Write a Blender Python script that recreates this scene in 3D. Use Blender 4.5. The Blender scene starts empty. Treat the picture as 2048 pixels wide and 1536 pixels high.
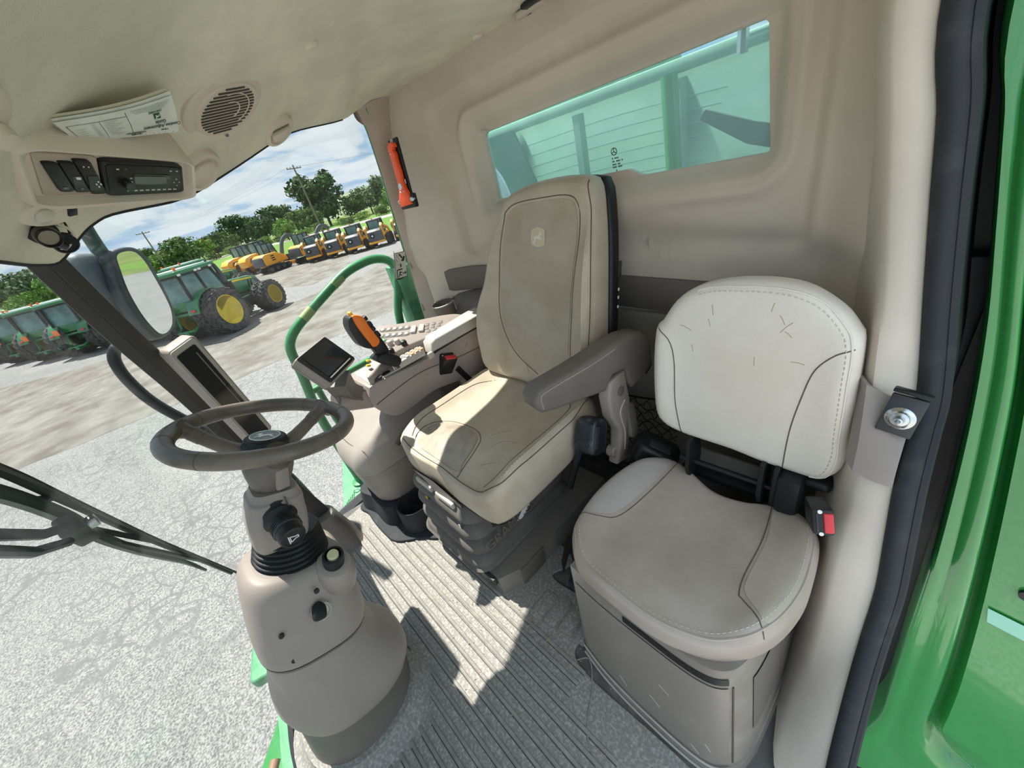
import bpy, bmesh, math, random
import numpy as np
from mathutils import Matrix, Vector
from mathutils.bvhtree import BVHTree
random.seed(7); RNG = np.random.default_rng(7)
S = bpy.context.scene; COL = S.collection
R = math.radians

# ------------------------------------------------------------------ camera
yaw, pitch, roll, FPX = R(36.743), R(29.082), R(-15.297), 757.56
EYE = np.array([0, 0, 1.35])
fw = np.array([math.cos(yaw)*math.cos(pitch), -math.sin(yaw)*math.cos(pitch), -math.sin(pitch)])
rt = np.cross(fw, [0, 0, 1]); rt /= np.linalg.norm(rt); up = np.cross(rt, fw)
cr, sr = math.cos(roll), math.sin(roll)
rt, up = cr*rt + sr*up, -sr*rt + cr*up
cd = bpy.data.cameras.new('camera'); cam = bpy.data.objects.new('camera', cd); COL.objects.link(cam)
cam.matrix_world = Matrix([[rt[0], up[0], -fw[0], EYE[0]], [rt[1], up[1], -fw[1], EYE[1]], [rt[2], up[2], -fw[2], EYE[2]], [0, 0, 0, 1]])
cd.sensor_fit = 'HORIZONTAL'; cd.sensor_width = 36; cd.lens = FPX*36/2048; cd.clip_start = .02; cd.clip_end = 3000
S.camera = cam

# ------------------------------------------------------------------ light and exposure
SKY_STRENGTH, SUN_STRENGTH, EXPOSURE = .92, 8.8, 1.17
SUN_DIR = Vector((.50, .07, 1.0))
S.view_settings.view_transform = 'Standard'; S.view_settings.look = 'None'
S.view_settings.gamma = 1; S.view_settings.use_curve_mapping = False; S.view_settings.exposure = EXPOSURE
def srgb(*c):
    c = [x/255 for x in c]
    return tuple([x/12.92 if x <= .04045 else ((x+.055)/1.055)**2.4 for x in c] + [1])
w = bpy.data.worlds.new('sky'); S.world = w; w.use_nodes = True
nt = w.node_tree; N = nt.nodes; L = nt.links; N.clear()
out = N.new('ShaderNodeOutputWorld'); bg = N.new('ShaderNodeBackground'); bg.inputs[1].default_value = SKY_STRENGTH
tc = N.new('ShaderNodeTexCoord'); sep = N.new('ShaderNodeSeparateXYZ'); L.new(tc.outputs['Generated'], sep.inputs[0])
def wmath(op, a, b=None, c=None):
    n = N.new('ShaderNodeMath'); n.operation = op
    for i, v in enumerate((a, b, c)):
        if v is None: continue
        if isinstance(v, (int, float)): n.inputs[i].default_value = v
        else: L.new(v, n.inputs[i])
    return n.outputs[0]
# clouds lie on a flat layer: direction divided by its height above the horizon
zz = wmath('ADD', wmath('MAXIMUM', sep.outputs[2], 0.0), .12)
cx_, cy_ = wmath('DIVIDE', sep.outputs[0], zz), wmath('DIVIDE', sep.outputs[1], zz)
cmb = N.new('ShaderNodeCombineXYZ'); L.new(cx_, cmb.inputs[0]); L.new(cy_, cmb.inputs[1])
n1 = N.new('ShaderNodeTexNoise'); n1.inputs['Scale'].default_value = 1.1; n1.inputs['Detail'].default_value = 9; n1.inputs['Roughness'].default_value = .58; n1.inputs['Distortion'].default_value = .35
L.new(cmb.outputs[0], n1.inputs['Vector'])
cr1 = N.new('ShaderNodeValToRGB'); e = cr1.color_ramp.elements
e[0].position = .36; e[0].color = srgb(122, 174, 226); e[1].position = .60; e[1].color = srgb(240, 246, 250)
x = cr1.color_ramp.elements.new(.45); x.color = srgb(160, 197, 232)
x = cr1.color_ramp.elements.new(.51); x.color = srgb(222, 233, 243)
L.new(n1.outputs[0], cr1.inputs[0])
hz = N.new('ShaderNodeMapRange'); hz.inputs[1].default_value = 0.0; hz.inputs[2].default_value = .22; hz.inputs[3].default_value = .55; hz.inputs[4].default_value = 0
L.new(sep.outputs[2], hz.inputs[0])
mx = N.new('ShaderNodeMixRGB'); L.new(hz.outputs[0], mx.inputs[0]); L.new(cr1.outputs[0], mx.inputs[1]); mx.inputs[2].default_value = srgb(222, 234, 243)
L.new(mx.outputs[0], bg.inputs[0]); L.new(bg.outputs[0], out.inputs[0])
sl = bpy.data.lights.new('sun', 'SUN'); sl.energy = SUN_STRENGTH; sl.angle = R(.6); sl.color = (1, .95, .87)
so = bpy.data.objects.new('sun', sl); COL.objects.link(so); so.location = (3, 3, 8)
so.rotation_euler = SUN_DIR.to_track_quat('Z', 'Y').to_euler()

# ------------------------------------------------------------------ materials
def mat(name, rgb, rough=.5, metal=0, var=0, vs=6, bump=0, bs=150, rgb2=None, coat=0, spec=.5, vlo=.4, vhi=.65, det=4, emit=0):
    m = bpy.data.materials.new(name); m.use_nodes = True
    t = m.node_tree; n = t.nodes; b = n['Principled BSDF']
    c = srgb(*rgb); b.inputs['Base Color'].default_value = c; b.inputs['Roughness'].default_value = rough; b.inputs['Metallic'].default_value = metal
    b.inputs['Coat Weight'].default_value = coat; b.inputs['Specular IOR Level'].default_value = spec
    co = n.new('ShaderNodeTexCoord')
    if var or rgb2:
        no = n.new('ShaderNodeTexNoise'); no.inputs['Scale'].default_value = vs; no.inputs['Detail'].default_value = det; no.inputs['Roughness'].default_value = .6
        t.links.new(co.outputs['Object'], no.inputs['Vector'])
        ra = n.new('ShaderNodeValToRGB'); ra.color_ramp.elements[0].position = vlo; ra.color_ramp.elements[1].position = vhi
        c2 = srgb(*rgb2) if rgb2 else tuple([min(1, v*(1+var)) for v in c[:3]] + [1])
        c1 = c if rgb2 else tuple([v*(1-var) for v in c[:3]] + [1])
        ra.color_ramp.elements[0].color = c1; ra.color_ramp.elements[1].color = c2
        t.links.new(no.outputs[0], ra.inputs[0]); t.links.new(ra.outputs[0], b.inputs['Base Color'])
    if bump:
        n2 = n.new('ShaderNodeTexNoise'); n2.inputs['Scale'].default_value = bs; n2.inputs['Detail'].default_value = 3
        t.links.new(co.outputs['Object'], n2.inputs['Vector'])
        bu = n.new('ShaderNodeBump'); bu.inputs['Strength'].default_value = bump; bu.inputs['Distance'].default_value = .002
        t.links.new(n2.outputs[0], bu.inputs['Height']); t.links.new(bu.outputs[0], b.inputs['Normal'])
    return m
def glass(name, tint, refl=.06, haze=0, hazecol=(230, 240, 236)):
    m = bpy.data.materials.new(name); m.use_nodes = True; t = m.node_tree; n = t.nodes; n.clear()
    o = n.new('ShaderNodeOutputMaterial'); tr = n.new('ShaderNodeBsdfTransparent'); tr.inputs[0].default_value = (*tint, 1)
    gl = n.new('ShaderNodeBsdfGlossy'); gl.inputs['Roughness'].default_value = .02
    fr = n.new('ShaderNodeLayerWeight'); fr.inputs[0].default_value = .12
    mm = n.new('ShaderNodeMath'); mm.operation = 'MULTIPLY_ADD'; mm.inputs[1].default_value = .10; mm.inputs[2].default_value = refl*.3
    t.links.new(fr.outputs['Fresnel'], mm.inputs[0])
    a = n.new('ShaderNodeMixShader'); t.links.new(mm.outputs[0], a.inputs[0]); t.links.new(tr.outputs[0], a.inputs[1]); t.links.new(gl.outputs[0], a.inputs[2])
    last = a
    if haze:
        d = n.new('ShaderNodeBsdfDiffuse'); d.inputs[0].default_value = srgb(*hazecol)
        dt = n.new('ShaderNodeBsdfTranslucent'); dt.inputs[0].default_value = srgb(*hazecol)
        ad = n.new('ShaderNodeMixShader'); t.links.new(d.outputs[0], ad.inputs[1]); t.links.new(dt.outputs[0], ad.inputs[2])
        h = n.new('ShaderNodeMixShader'); h.inputs[0].default_value = haze
        t.links.new(a.outputs[0], h.inputs[1]); t.links.new(ad.outputs[0], h.inputs[2]); last = h
    t.links.new(last.outputs[0], o.inputs[0])
    return m
M = {}
M['felt'] = mat('headliner felt', (218, 212, 194), .95, bump=.6, bs=420, var=.09, vs=5, spec=.1)
M['rearwall'] = mat('taupe moulded wall', (203, 191, 177), .75, bump=.15, bs=600, var=.05, vs=3, spec=.2)
M['pillar'] = mat('pale beige pillar trim', (206, 195, 182), .6, bump=.15, bs=600, var=.05, vs=4, spec=.3)
M['panel'] = mat('grey brown lower panel', (128, 122, 114), .55, bump=.1, bs=500, var=.05)
M['plast'] = mat('warm grey plastic', (150, 139, 132), .48, bump=.12, bs=700, var=.04, vs=5, spec=.35)
M['plastd'] = mat('dark taupe plastic', (108, 101, 95), .5, bump=.12, bs=700, var=.06, vs=8, spec=.35)
M['plastl'] = mat('light grey plastic', (182, 176, 168), .45, var=.04, spec=.4)
M['bellow'] = mat('dusty grey rubber', (104, 99, 95), .75, var=.12, vs=14, bump=.15, bs=300, spec=.25)
M['leather'] = mat('worn tan leather', (188, 176, 159), .42, var=.10, vs=9, bump=.35, bs=330, rgb2=(172, 158, 137), spec=.45, vlo=.35, vhi=.7)
M['leatherp'] = mat('perforated tan leather', (180, 168, 152), .45, bump=.6, bs=900, rgb2=(168, 154, 133), vs=7, spec=.45)
M['leather2'] = mat('clean greige vinyl', (220, 213, 203), .45, bump=.25, bs=420, rgb2=(213, 202, 188), vs=4, spec=.4)
M['leather3'] = mat('greige seat vinyl', (176, 164, 155), .42, bump=.25, bs=420, rgb2=(160, 147, 135), vs=4, spec=.45)
M['bolster'] = mat('cool grey vinyl bolster', (176, 168, 164), .42, bump=.25, bs=420, var=.03, spec=.45)
M['seam'] = mat('dark seam', (92, 82, 70), .8)
M['thread'] = mat('pale stitching', (196, 186, 172), .8)
M['black'] = mat('black plastic', (26, 27, 29), .45, var=.1, vs=20, spec=.4)
M['blackr'] = mat('black rubber', (44, 46, 50), .7, rgb2=(70, 71, 72), vs=12, vlo=.55, vhi=.85, spec=.3)
M['dkgrey'] = mat('charcoal metal', (52, 54, 56), .45, var=.15, vs=10)
M['steel'] = mat('bright steel', (196, 198, 198), .25, metal=1)
M['rubmat'] = mat('grey rubber mat', (136, 132, 127), .8, rgb2=(192, 189, 182), vs=120, vlo=.46, vhi=.80, bump=.5, bs=160, det=8, spec=.25)
M['rib'] = mat('dusty rib tops', (134, 130, 125), .8, rgb2=(150, 146, 139), vs=30, spec=.2)
M['groove'] = mat('rib groove', (70, 68, 66), .9)
M['floor'] = mat('bare floor pan', (86, 84, 82), .7, rgb2=(124, 120, 114), vs=20, vlo=.5, vhi=.8)
M['wheel'] = mat('worn dark leather wheel', (112, 102, 93), .36, rgb2=(84, 76, 69), vs=9, bump=.3, bs=300, spec=.5)
M['green'] = mat('glossy green paint', (46, 132, 62), .20, coat=.6, var=.03, spec=.5)
M['greend'] = mat('dusty green paint with haze', (74, 144, 100), .5, rgb2=(98, 160, 120), vs=25, spec=.4)  # mint tone has the glass haze painted in; mottling is dust
M['greenr'] = mat('green rail paint', (52, 138, 82), .35, coat=.2, var=.06, vs=10)
M['orange'] = mat('orange grip', (238, 122, 30), .4, var=.03)
M['hammer'] = mat('hammer orange', (250, 88, 28), .4)
M['yellow'] = mat('yellow plastic', (226, 190, 30), .4)
M['red'] = mat('red button', (206, 48, 56), .4)
M['white'] = mat('white print', (228, 228, 226), .6)
M['ink'] = mat('dark print', (52, 66, 74), .7)
M['logo'] = mat('green print', (32, 92, 62), .7)
M['paper'] = mat('worn paper', (226, 228, 222), .8, rgb2=(214, 212, 200), vs=14)
M['screen'] = mat('dark display glass', (34, 36, 38), .12, spec=.5)
M['lcd'] = mat('grey lcd', (86, 96, 92), .3)
M['radio'] = mat('radio black', (18, 19, 21), .3)
M['btn'] = mat('pale button', (190, 186, 178), .4)
M['btno'] = mat('peach button', (230, 176, 140), .4)
M['btng'] = mat('green button', (120, 176, 120), .4)
M['keypad'] = mat('grey key bed', (120, 115, 109), .5)
M['glassf'] = glass('windscreen glass', (.68, .69, .685), haze=.004)
M['glassr'] = glass('rear tinted glass', (.72, .83, .82), haze=.26, hazecol=(196, 222, 220))
M['mirror'] = mat('mirror glass', (225, 228, 228), .03, metal=1)
M['chip'] = mat('straw chaff', (176, 158, 118), .9)

# ------------------------------------------------------------------ geometry helpers: every one returns (verts, faces)
def T(g, m):
    if not isinstance(m, Matrix): m = Matrix.Translation(m)
    a = np.array(m); v = np.asarray(g[0], float)
    return (v @ a[:3, :3].T + a[:3, 3], g[1])
def join(*gs):
    V = []; F = []; o = 0
    for v, f in gs:
        V.append(np.asarray(v, float).reshape(-1, 3)); F += [tuple(i+o for i in q) for q in f]; o += len(v)
    return (np.vstack(V), F)
def bm_out(bm):
    bm.verts.ensure_lookup_table(); bm.verts.index_update()
    g = (np.array([v.co[:] for v in bm.verts]), [tuple(v.index for v in f.verts) for f in bm.faces]); bm.free(); return g
def rbox(sx, sy, sz, r=.004, seg=2, at=None):
    bm = bmesh.new(); bmesh.ops.create_cube(bm, size=1); bmesh.ops.scale(bm, vec=(sx, sy, sz), verts=bm.verts)
    r = min(r, sx*.49, sy*.49, sz*.49)
    if r > 0: bmesh.ops.bevel(bm, geom=bm.edges[:], offset=r, segments=seg, profile=.5, affect='EDGES', clamp_overlap=True)
    g = bm_out(bm); return T(g, at) if at is not None else g
def prism(pts, h, r=0, seg=2, z0=0):
    bm = bmesh.new(); vs = [bm.verts.new((p[0], p[1], z0)) for p in pts]; f = bm.faces.new(vs)
    ex = bmesh.ops.extrude_face_region(bm, geom=[f]); nv = [e for e in ex['geom'] if isinstance(e, bmesh.types.BMVert)]
    bmesh.ops.translate(bm, vec=(0, 0, h), verts=nv); bmesh.ops.recalc_face_normals(bm, faces=bm.faces)
    if r:
        es = [e for e in bm.edges if abs(e.verts[0].co.z-e.verts[1].co.z) < 1e-7]
        bmesh.ops.bevel(bm, geom=es, offset=r, segments=seg, profile=.5, affect='EDGES', clamp_overlap=True)
    return bm_out(bm)
def spline(pts, n, closed=False):
    P = np.asarray(pts, float); k = len(P); o = []
    if closed: idx = lambda i: P[i % k]; segs = k
    else: idx = lambda i: P[min(max(i, 0), k-1)]; segs = k-1
    for j in range(n):
        u = j*segs/(n if closed else n-1); i = min(int(u), segs-1); t = u-i
        a, b, c, d = idx(i-1), idx(i), idx(i+1), idx(i+2)
        o.append(.5*((2*b)+(c-a)*t+(2*a-5*b+4*c-d)*t*t+(3*b-a-3*c+d)*t**3))
    return np.array(o)
def resample(P, n, closed=False):
    P = np.asarray(P, float); Q = np.vstack([P, P[:1]]) if closed else P
    s = np.r_[0, np.cumsum(np.linalg.norm(np.diff(Q, axis=0), axis=1))]
    u = np.linspace(0, s[-1], n+1)[:-1] if closed else np.linspace(0, s[-1], n)
    return np.stack([np.interp(u, s, Q[:, i]) for i in range(Q.shape[1])], 1)
def tube(pts, r, n=10, closed=False, flat=1.0):
    P = np.asarray(pts, float); k = len(P); rr = np.broadcast_to(np.asarray(r, float), (k,))
    t = np.gradient(P, axis=0) if not closed else np.roll(P, -1, 0)-np.roll(P, 1, 0)
    t /= np.linalg.norm(t, axis=1)[:, None]+1e-12
    a = np.array([0, 0, 1.]) if abs(t[0][2]) < .9 else np.array([1., 0, 0])
    u = np.cross(t[0], a); u /= np.linalg.norm(u); V = []; F = []
    for i in range(k):
        u = u - t[i]*(u@t[i]); u /= np.linalg.norm(u)+1e-12; v = np.cross(t[i], u)
        for j in range(n):
            th = 2*math.pi*j/n; V.append(P[i]+rr[i]*(math.cos(th)*u+flat*math.sin(th)*v))
    for i in range(k if closed else k-1):
        b = ((i+1) % k)*n
        for j in range(n): F.append((i*n+j, i*n+(j+1) % n, b+(j+1) % n, b+j))
    if not closed: F.append(tuple(range(n))[::-1]); F.append(tuple((k-1)*n+j for j in range(n)))
    return (np.array(V), F)
def lathe(prof, n=28):
    V = []; F = []
    for r, z in prof:
        for j in range(n): V.append((r*math.cos(2*math.pi*j/n), r*math.sin(2*math.pi*j/n), z))
    k = len(prof)
    for i in range(k-1):
        for j in range(n): F.append((i*n+j, i*n+(j+1) % n, (i+1)*n+(j+1) % n, (i+1)*n+j))
    F.append(tuple(range(n))[::-1]); F.append(tuple((k-1)*n+j for j in range(n)))
    return (np.array(V), F)
def loft(rings, closed=True, cap0=True, cap1=True):
    n = len(rings[0]); V = np.vstack([np.asarray(r, float) for r in rings]); F = []
    for i in range(len(rings)-1):
        for j in range(n if closed else n-1): F.append((i*n+j, i*n+(j+1) % n, (i+1)*n+(j+1) % n, (i+1)*n+j))
    if closed and cap0: F.append(tuple(range(n))[::-1])
    if closed and cap1: F.append(tuple((len(rings)-1)*n+j for j in range(n)))
    return (V, F)
def ribbon(A, B): return loft([A, B], closed=False)
def sheet(rings, th):                     # open surface given thickness along its normals
    g = loft(rings, closed=False); return thicken(g, th)
def thicken(g, th):
    bm = bmesh.new(); vs = [bm.verts.new(v) for v in g[0]]
    for f in g[1]: bm.faces.new([vs[i] for i in f])
    bmesh.ops.recalc_face_normals(bm, faces=bm.faces); bmesh.ops.solidify(bm, geom=bm.faces[:], thickness=th)
    return bm_out(bm)
def ellipse(cx, cy, rx, ry, n=32, p=2.0):
    o = []
    for j in range(n):
        a = 2*math.pi*j/n; c, s = math.cos(a), math.sin(a)
        o.append((cx+rx*math.copysign(abs(c)**(2/p), c), cy+ry*math.copysign(abs(s)**(2/p), s)))
    return o
def rrect(w, h, r, n=5):
    o = []
    for cx, cy, a0 in ((w/2-r, h/2-r, 0), (-w/2+r, h/2-r, 90), (-w/2+r, -h/2+r, 180), (w/2-r, -h/2+r, 270)):
        for k in range(n+1): a = R(a0+90*k/n); o.append((cx+r*math.cos(a), cy+r*math.sin(a)))
    return o
def frame(o, x, z):
    x = Vector(x).normalized(); z = Vector(z); z = (z-x*z.dot(x)).normalized(); y = z.cross(x)
    return Matrix([[x[0], y[0], z[0], o[0]], [x[1], y[1], z[1], o[1]], [x[2], y[2], z[2], o[2]], [0, 0, 0, 1]])
def pillow(outline, th, edge, crown=0, zf=None, n=72, bot=True, side=None):
    """cushion: outline in xy, front face at z=0 bulging up, thickness th downwards; zf(x,y) shapes the face"""
    O = resample(spline(outline, 240, True), n, True); c = O.mean(0); d = O-c; L_ = np.linalg.norm(d, axis=1)
    zf = zf or (lambda x, y: 0)
    def ring(ins, z, face=1):
        q = c+d*np.maximum(0, 1-ins/L_)[:, None]; return [(x, y, z+face*zf(x, y)) for x, y in q]
    Rg = []
    if bot: Rg += [ring(edge*1.0, -th, 0)]
    for a in (1.0, .6, .25, 0): Rg.append(ring(edge*(1-math.sqrt(max(0, 1-a*a)))*.9, -th+edge*(1-a)*.8, 0))
    for a in np.linspace(0, 1, 7): Rg.append(ring(edge*(1-math.cos(a*math.pi/2)), -edge*(1-math.sin(a*math.pi/2)), a))
    for s in (.93, .85, .76, .66, .55, .44, .33, .22, .11, .02):
        base = c+d*(1-edge/L_)[:, None]; q = c+(base-c)*s
        Rg.append([(x, y, zf(x, y)+crown*(1-s*s)) for x, y in q])
    return loft(Rg)

# ------------------------------------------------------------------ scene objects
def obj(name, g, m=None, par=None, ang=38, kind=None, label=None):
    me = bpy.data.meshes.new(name)
    v = np.asarray(g[0], float)
    me.from_pydata(v.tolist(), [], [list(f) for f in g[1]]); me.validate()
    bm = bmesh.new(); bm.from_mesh(me); bmesh.ops.recalc_face_normals(bm, faces=bm.faces); bm.to_mesh(me); bm.free()
    me.shade_smooth()
    if ang < 180: me.set_sharp_from_angle(angle=R(ang))
    if m: me.materials.append(M[m] if isinstance(m, str) else m)
    o = bpy.data.objects.new(name, me); COL.objects.link(o)
    if par: o.parent = par; o.matrix_parent_inverse = par_inv(par)
    if kind: o['kind'] = kind
    if label: o['label'] = label
    return o
WM = {}
def wm(o):
    if o.name in WM: return WM[o.name]
    return Matrix()
def par_inv(p): return wm(p).inverted()
def thing(name, label, cat, loc=(0, 0, 0), grp=None):
    o = bpy.data.objects.new(name, None); COL.objects.link(o); o.location = loc; o.empty_display_size = .05
    WM[o.name] = Matrix.Translation(loc)
    o['label'] = label; o['category'] = cat
    if grp: o['group'] = grp
    return o
def tag(o, label, cat, grp=None):
    o['label'] = label; o['category'] = cat
    if grp: o['group'] = grp
    return o
def struct(name, g, m, ang=38, label=None):
    o = obj(name, g, m, ang=ang); o['kind'] = 'structure'
    if label: o['label'] = label
    return o
def twin(src, par, mw):                   # linked copy of a part, placed by a world matrix relative to its own mesh
    c = src.copy(); COL.objects.link(c); c.parent = par; c.matrix_parent_inverse = par_inv(par) if par else Matrix(); c.matrix_basis = mw
    return c
def copy_tree(o, loc, rz, label, scale=1):
    c = o.copy(); COL.objects.link(c); c.location = loc; c.rotation_euler = (0, 0, rz); c.scale = (scale,)*3
    if label: c['label'] = label
    for ch in o.children:
        k = ch.copy(); COL.objects.link(k); k.parent = c
        for g2 in ch.children:
            q = g2.copy(); COL.objects.link(q); q.parent = k
    return c
def bvh(g): return BVHTree.FromPolygons([Vector(v) for v in g[0]], [list(f) for f in g[1]])
def drop(g, pts, d, off=0.0, back=.5, n=40):     # lay a polyline onto a surface along direction d
    b = bvh(g); d = Vector(d).normalized(); o = []
    pts = np.asarray(pts, float); pts = np.c_[pts, np.full(len(pts), .7)] if pts.shape[1] == 2 else pts
    P = spline(pts, n) if n else pts
    for p in P:
        h = b.ray_cast(Vector(p)-d*back, d)
        if h[0]: o.append(h[0]-d*off)
    return np.array([tuple(q) for q in o])
def text(name, s, size, m, par, mw, ext=.0003, align='CENTER'):
    cu = bpy.data.curves.new(name, 'FONT'); cu.body = s; cu.size = size; cu.extrude = ext; cu.align_x = align; cu.align_y = 'CENTER'
    t = bpy.data.objects.new('tmp', cu); COL.objects.link(t); bpy.context.view_layer.update()
    me = bpy.data.meshes.new_from_object(t.evaluated_get(bpy.context.evaluated_depsgraph_get()))
    g = (np.array([v.co[:] for v in me.vertices]), [tuple(p.vertices) for p in me.polygons])
    bpy.data.objects.remove(t); bpy.data.curves.remove(cu); bpy.data.meshes.remove(me)
    return obj(name, T(g, mw), m, par, ang=180)
DEER = [(-.50, -.02), (-.36, .02), (-.18, .10), (.05, .12), (.16, .20), (.14, .36), (.06, .52), (.16, .44), (.22, .30), (.30, .46), (.29, .28), (.44, .22), (.42, .15), (.30, .14), (.26, 0), (.40, -.06), (.52, -.22), (.44, -.23), (.34, -.13), (.20, -.12), (.30, -.28), (.22, -.30), (.10, -.13), (-.12, -.08), (-.24, -.12), (-.30, -.30), (-.46, -.44), (-.52, -.38), (-.38, -.26), (-.36, -.08)]
def deer(size, h): return prism([(x*size, y*size) for x, y in DEER], h)

# ================================================================== CAB SHELL
EDGE = [(1.52, -.737, 1.618), (1.44, -.504, 1.593), (1.32, -.309, 1.518), (1.22, -.141, 1.457), (1.17, .001, 1.455), (1.15, .046, 1.436), (1.15, .112, 1.389), (1.10, .141, 1.397), (1.0, .154, 1.407), (.8, .17, 1.42), (.5, .16, 1.44), (.2, .1, 1.47), (-.02, .0, 1.52), (-.05, -.3, 1.60), (-.05, -.7, 1.66), (.0, -1.0, 1.69), (.12, -1.2, 1.71), (.5, -1.2, 1.73), (1.0, -1.2, 1.735), (1.4, -1.2, 1.735), (1.72, -1.2, 1.73), (1.762, -1.1, 1.715), (1.61, -.86, 1.666)]
fine = []
for i in range(len(EDGE)):
    a, b = np.array(EDGE[i]), np.array(EDGE[(i+1) % len(EDGE)])
    for k in range(5): fine.append(a+(b-a)*k/5)
fine = np.array(fine); CEN = np.array([.72, -.5]); ZT = 1.72
sm = fine.copy()
for _ in range(2): sm = (np.roll(sm, 1, 0)+2*sm+np.roll(sm, -1, 0))/4
rings = []
for k in np.r_[0, .015, .03, .05, .08, .12, .17, .23, .3, .4, .5, .62, .75, .88, .985]:
    p = sm.copy(); p[:, :2] = CEN+(sm[:, :2]-CEN)*(1-k); p[:, 2] = sm[:, 2]+(ZT-sm[:, 2])*(1-(1-k)**2); rings.append(p)
HLG = loft(rings, cap0=False)
top = [sm+np.array([0, 0, .004])]
for k, dz in ((0, .03), (.03, .10), (.2, .16), (.6, .2), (.98, .21)):
    p = sm.copy(); p[:, :2] = CEN+(sm[:, :2]-CEN)*(1-k); p[:, 2] = sm[:, 2]+(1.75-sm[:, 2])*(1-(1-k)**2)+dz*.35+.004; top.append(p)
HL = struct('ceiling', join(HLG, loft(top, cap0=False)), 'felt', label='beige felt headliner drooping toward the windscreen')
HB = bvh(HLG)
def hl(x, y):
    h = HB.ray_cast(Vector((x, y, .9)), Vector((0, 0, 1))); n = h[1]
    return h[0], (n if n.z < 0 else -n)
obj('glass_seal', tube(sm[:66]+np.array([0, 0, .001]), .0035, 6), 'blackr', HL, kind=None)
obj('unseen_outer_roof', prism(spline([(1.85, -1.3), (1.85, -.9), (1.78, -.74), (1.72, -.5), (1.64, -.27), (1.57, -.08), (1.50, .12), (1.36, .28), (1.1, .34), (.7, .36), (.1, .33), (-.14, .2), (-.16, -.5), (-.12, -1.3)], 80)[:, :2], .10, .03, 2, z0=1.76), 'green', HL)  # unseen roof slab, overhang outline shaped to shade the floor and cushion

# ---- rear wall: a sheet from the window edge outward, embossed by distance to the window
def smooth(a, b, x): t = min(1, max(0, (x-a)/(b-a))); return t*t*(3-2*t)
def win_outline():
    o = [(.365, 1.228), (.70, 1.228), (.712, 1.232), (.742, 1.249), (.756, 1.253), (1.22, 1.253), (1.26, 1.240), (1.385, 1.236)]
    tl = [(1.394, 1.246), (1.396, 1.478), (1.388, 1.488), (1.378, 1.490), (.396, 1.497), (.386, 1.496), (.378, 1.488), (.354, 1.236), (.356, 1.230)]
    return o+tl
WO = resample(win_outline(), 240, True)
wc = np.array([.87, 1.36])
def rect_hit(p):                          # where the ray from the window centre leaves the wall rectangle
    d = p-wc; t = 1e9
    for ax, lo, hi in ((0, .10, 1.86), (1, .0, 1.745)):
        if d[ax] > 1e-9: t = min(t, (hi-wc[ax])/d[ax])
        if d[ax] < -1e-9: t = min(t, (lo-wc[ax])/d[ax])
    return wc+d*t
OUT = np.array([rect_hit(p) for p in WO])
def sdr(x, z, x0, x1, z0, z1, r):
    dx = abs(x-(x0+x1)/2)-(x1-x0)/2+r; dz = abs(z-(z0+z1)/2)-(z1-z0)/2+r
    return math.hypot(max(dx, 0), max(dz, 0))+min(max(dx, dz), 0)-r
def wall_y(x, z):
    d = sdr(x, z, .36, 1.39, 1.232, 1.493, .02)
    y = -1.240+.062*smooth(.002, .05, d)
    y += .014*math.exp(-((d-.075)/.020)**2)
    o = sdr(x, z, .23, 1.60, 1.0, 1.64, .05); y += .026*smooth(-.025, .012, o)
    bz = 1.02+.09*math.sin(max(0, min(1, (x-.1)/1.7))*math.pi)
    y -= .030*smooth(bz+.02, bz-.07, z)
    y += .03*smooth(.955, .90, z)*0
    y += .16*smooth(1.5, 1.86, x)**1.3 + .10*smooth(.22, .08, x)
    return y
rings = []
SM_ = np.array([wc+(p-wc)*min([abs((b-wc[ax])/(p-wc)[ax]) for ax, b in ((0, 1.399 if p[0] > wc[0] else .351), (1, 1.501 if p[1] > wc[1] else 1.224)) if abs((p-wc)[ax]) > 1e-6]) for p in WO])
rings.append([(x, -1.240, z) for x, z in WO])
for k in np.r_[0, .01, .02, .035, .05, .07, .09, .11, .135, .16, .185, *np.linspace(.21, 1, 64)]:
    q = SM_+(OUT-SM_)*k; rings.append([(x, wall_y(x, z), z) for x, z in q])
lip = [(x, -1.262, z) for x, z in WO]
WALL = loft([lip]+rings, cap0=False, cap1=False)
wr = struct('wall_rear', WALL, 'rearwall', ang=60, label='taupe moulded rear wall pressed around a long window')
# dark strip and lower panel set in front of the wall
def rear_strip(name, z0, z1, y, m, zsl=0):
    P = np.linspace(.09, 1.80, 40); rg = []
    for zz_, yy in ((z0, y-.03), (z0+.002, y-.004), (z0+.010, y), (z1-.010, y), (z1-.002, y-.004), (z1, y-.03)):
        rg.append([(x, yy+.13*smooth(1.5, 1.86, x)+.09*smooth(.2, .08, x), zz_+zsl*(x-.7)) for x in P])
    return obj(name, loft(rg, closed=False), m, wr)
rear_strip('trim_strip', .806, .925, -1.168, 'plastd', .05)
rear_strip('lower_panel', .0, .800, -1.160, 'panel', .02)
GL = [(x, -1.250, z) for x, z in (WO-wc)*1.01+wc]
w1 = struct('window_1', thicken((np.array(GL), [tuple(range(len(GL)))]), .005), 'glassr', label='green tinted rear window')

# ---- floor
FE = [(-.06, .16), (.2, .30), (.6, .395), (.95, .40), (1.14, .375), (1.45, .29), (1.70, .13), (1.87, -.02), (1.845, -.22), (1.87, -.6), (1.87, -1.24), (.0, -1.24), (-.0, -.9), (-.02, -.55), (-.06, -.42)]
struct('floor', prism(FE, .04, .004, z0=-.04), 'floor')
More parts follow.
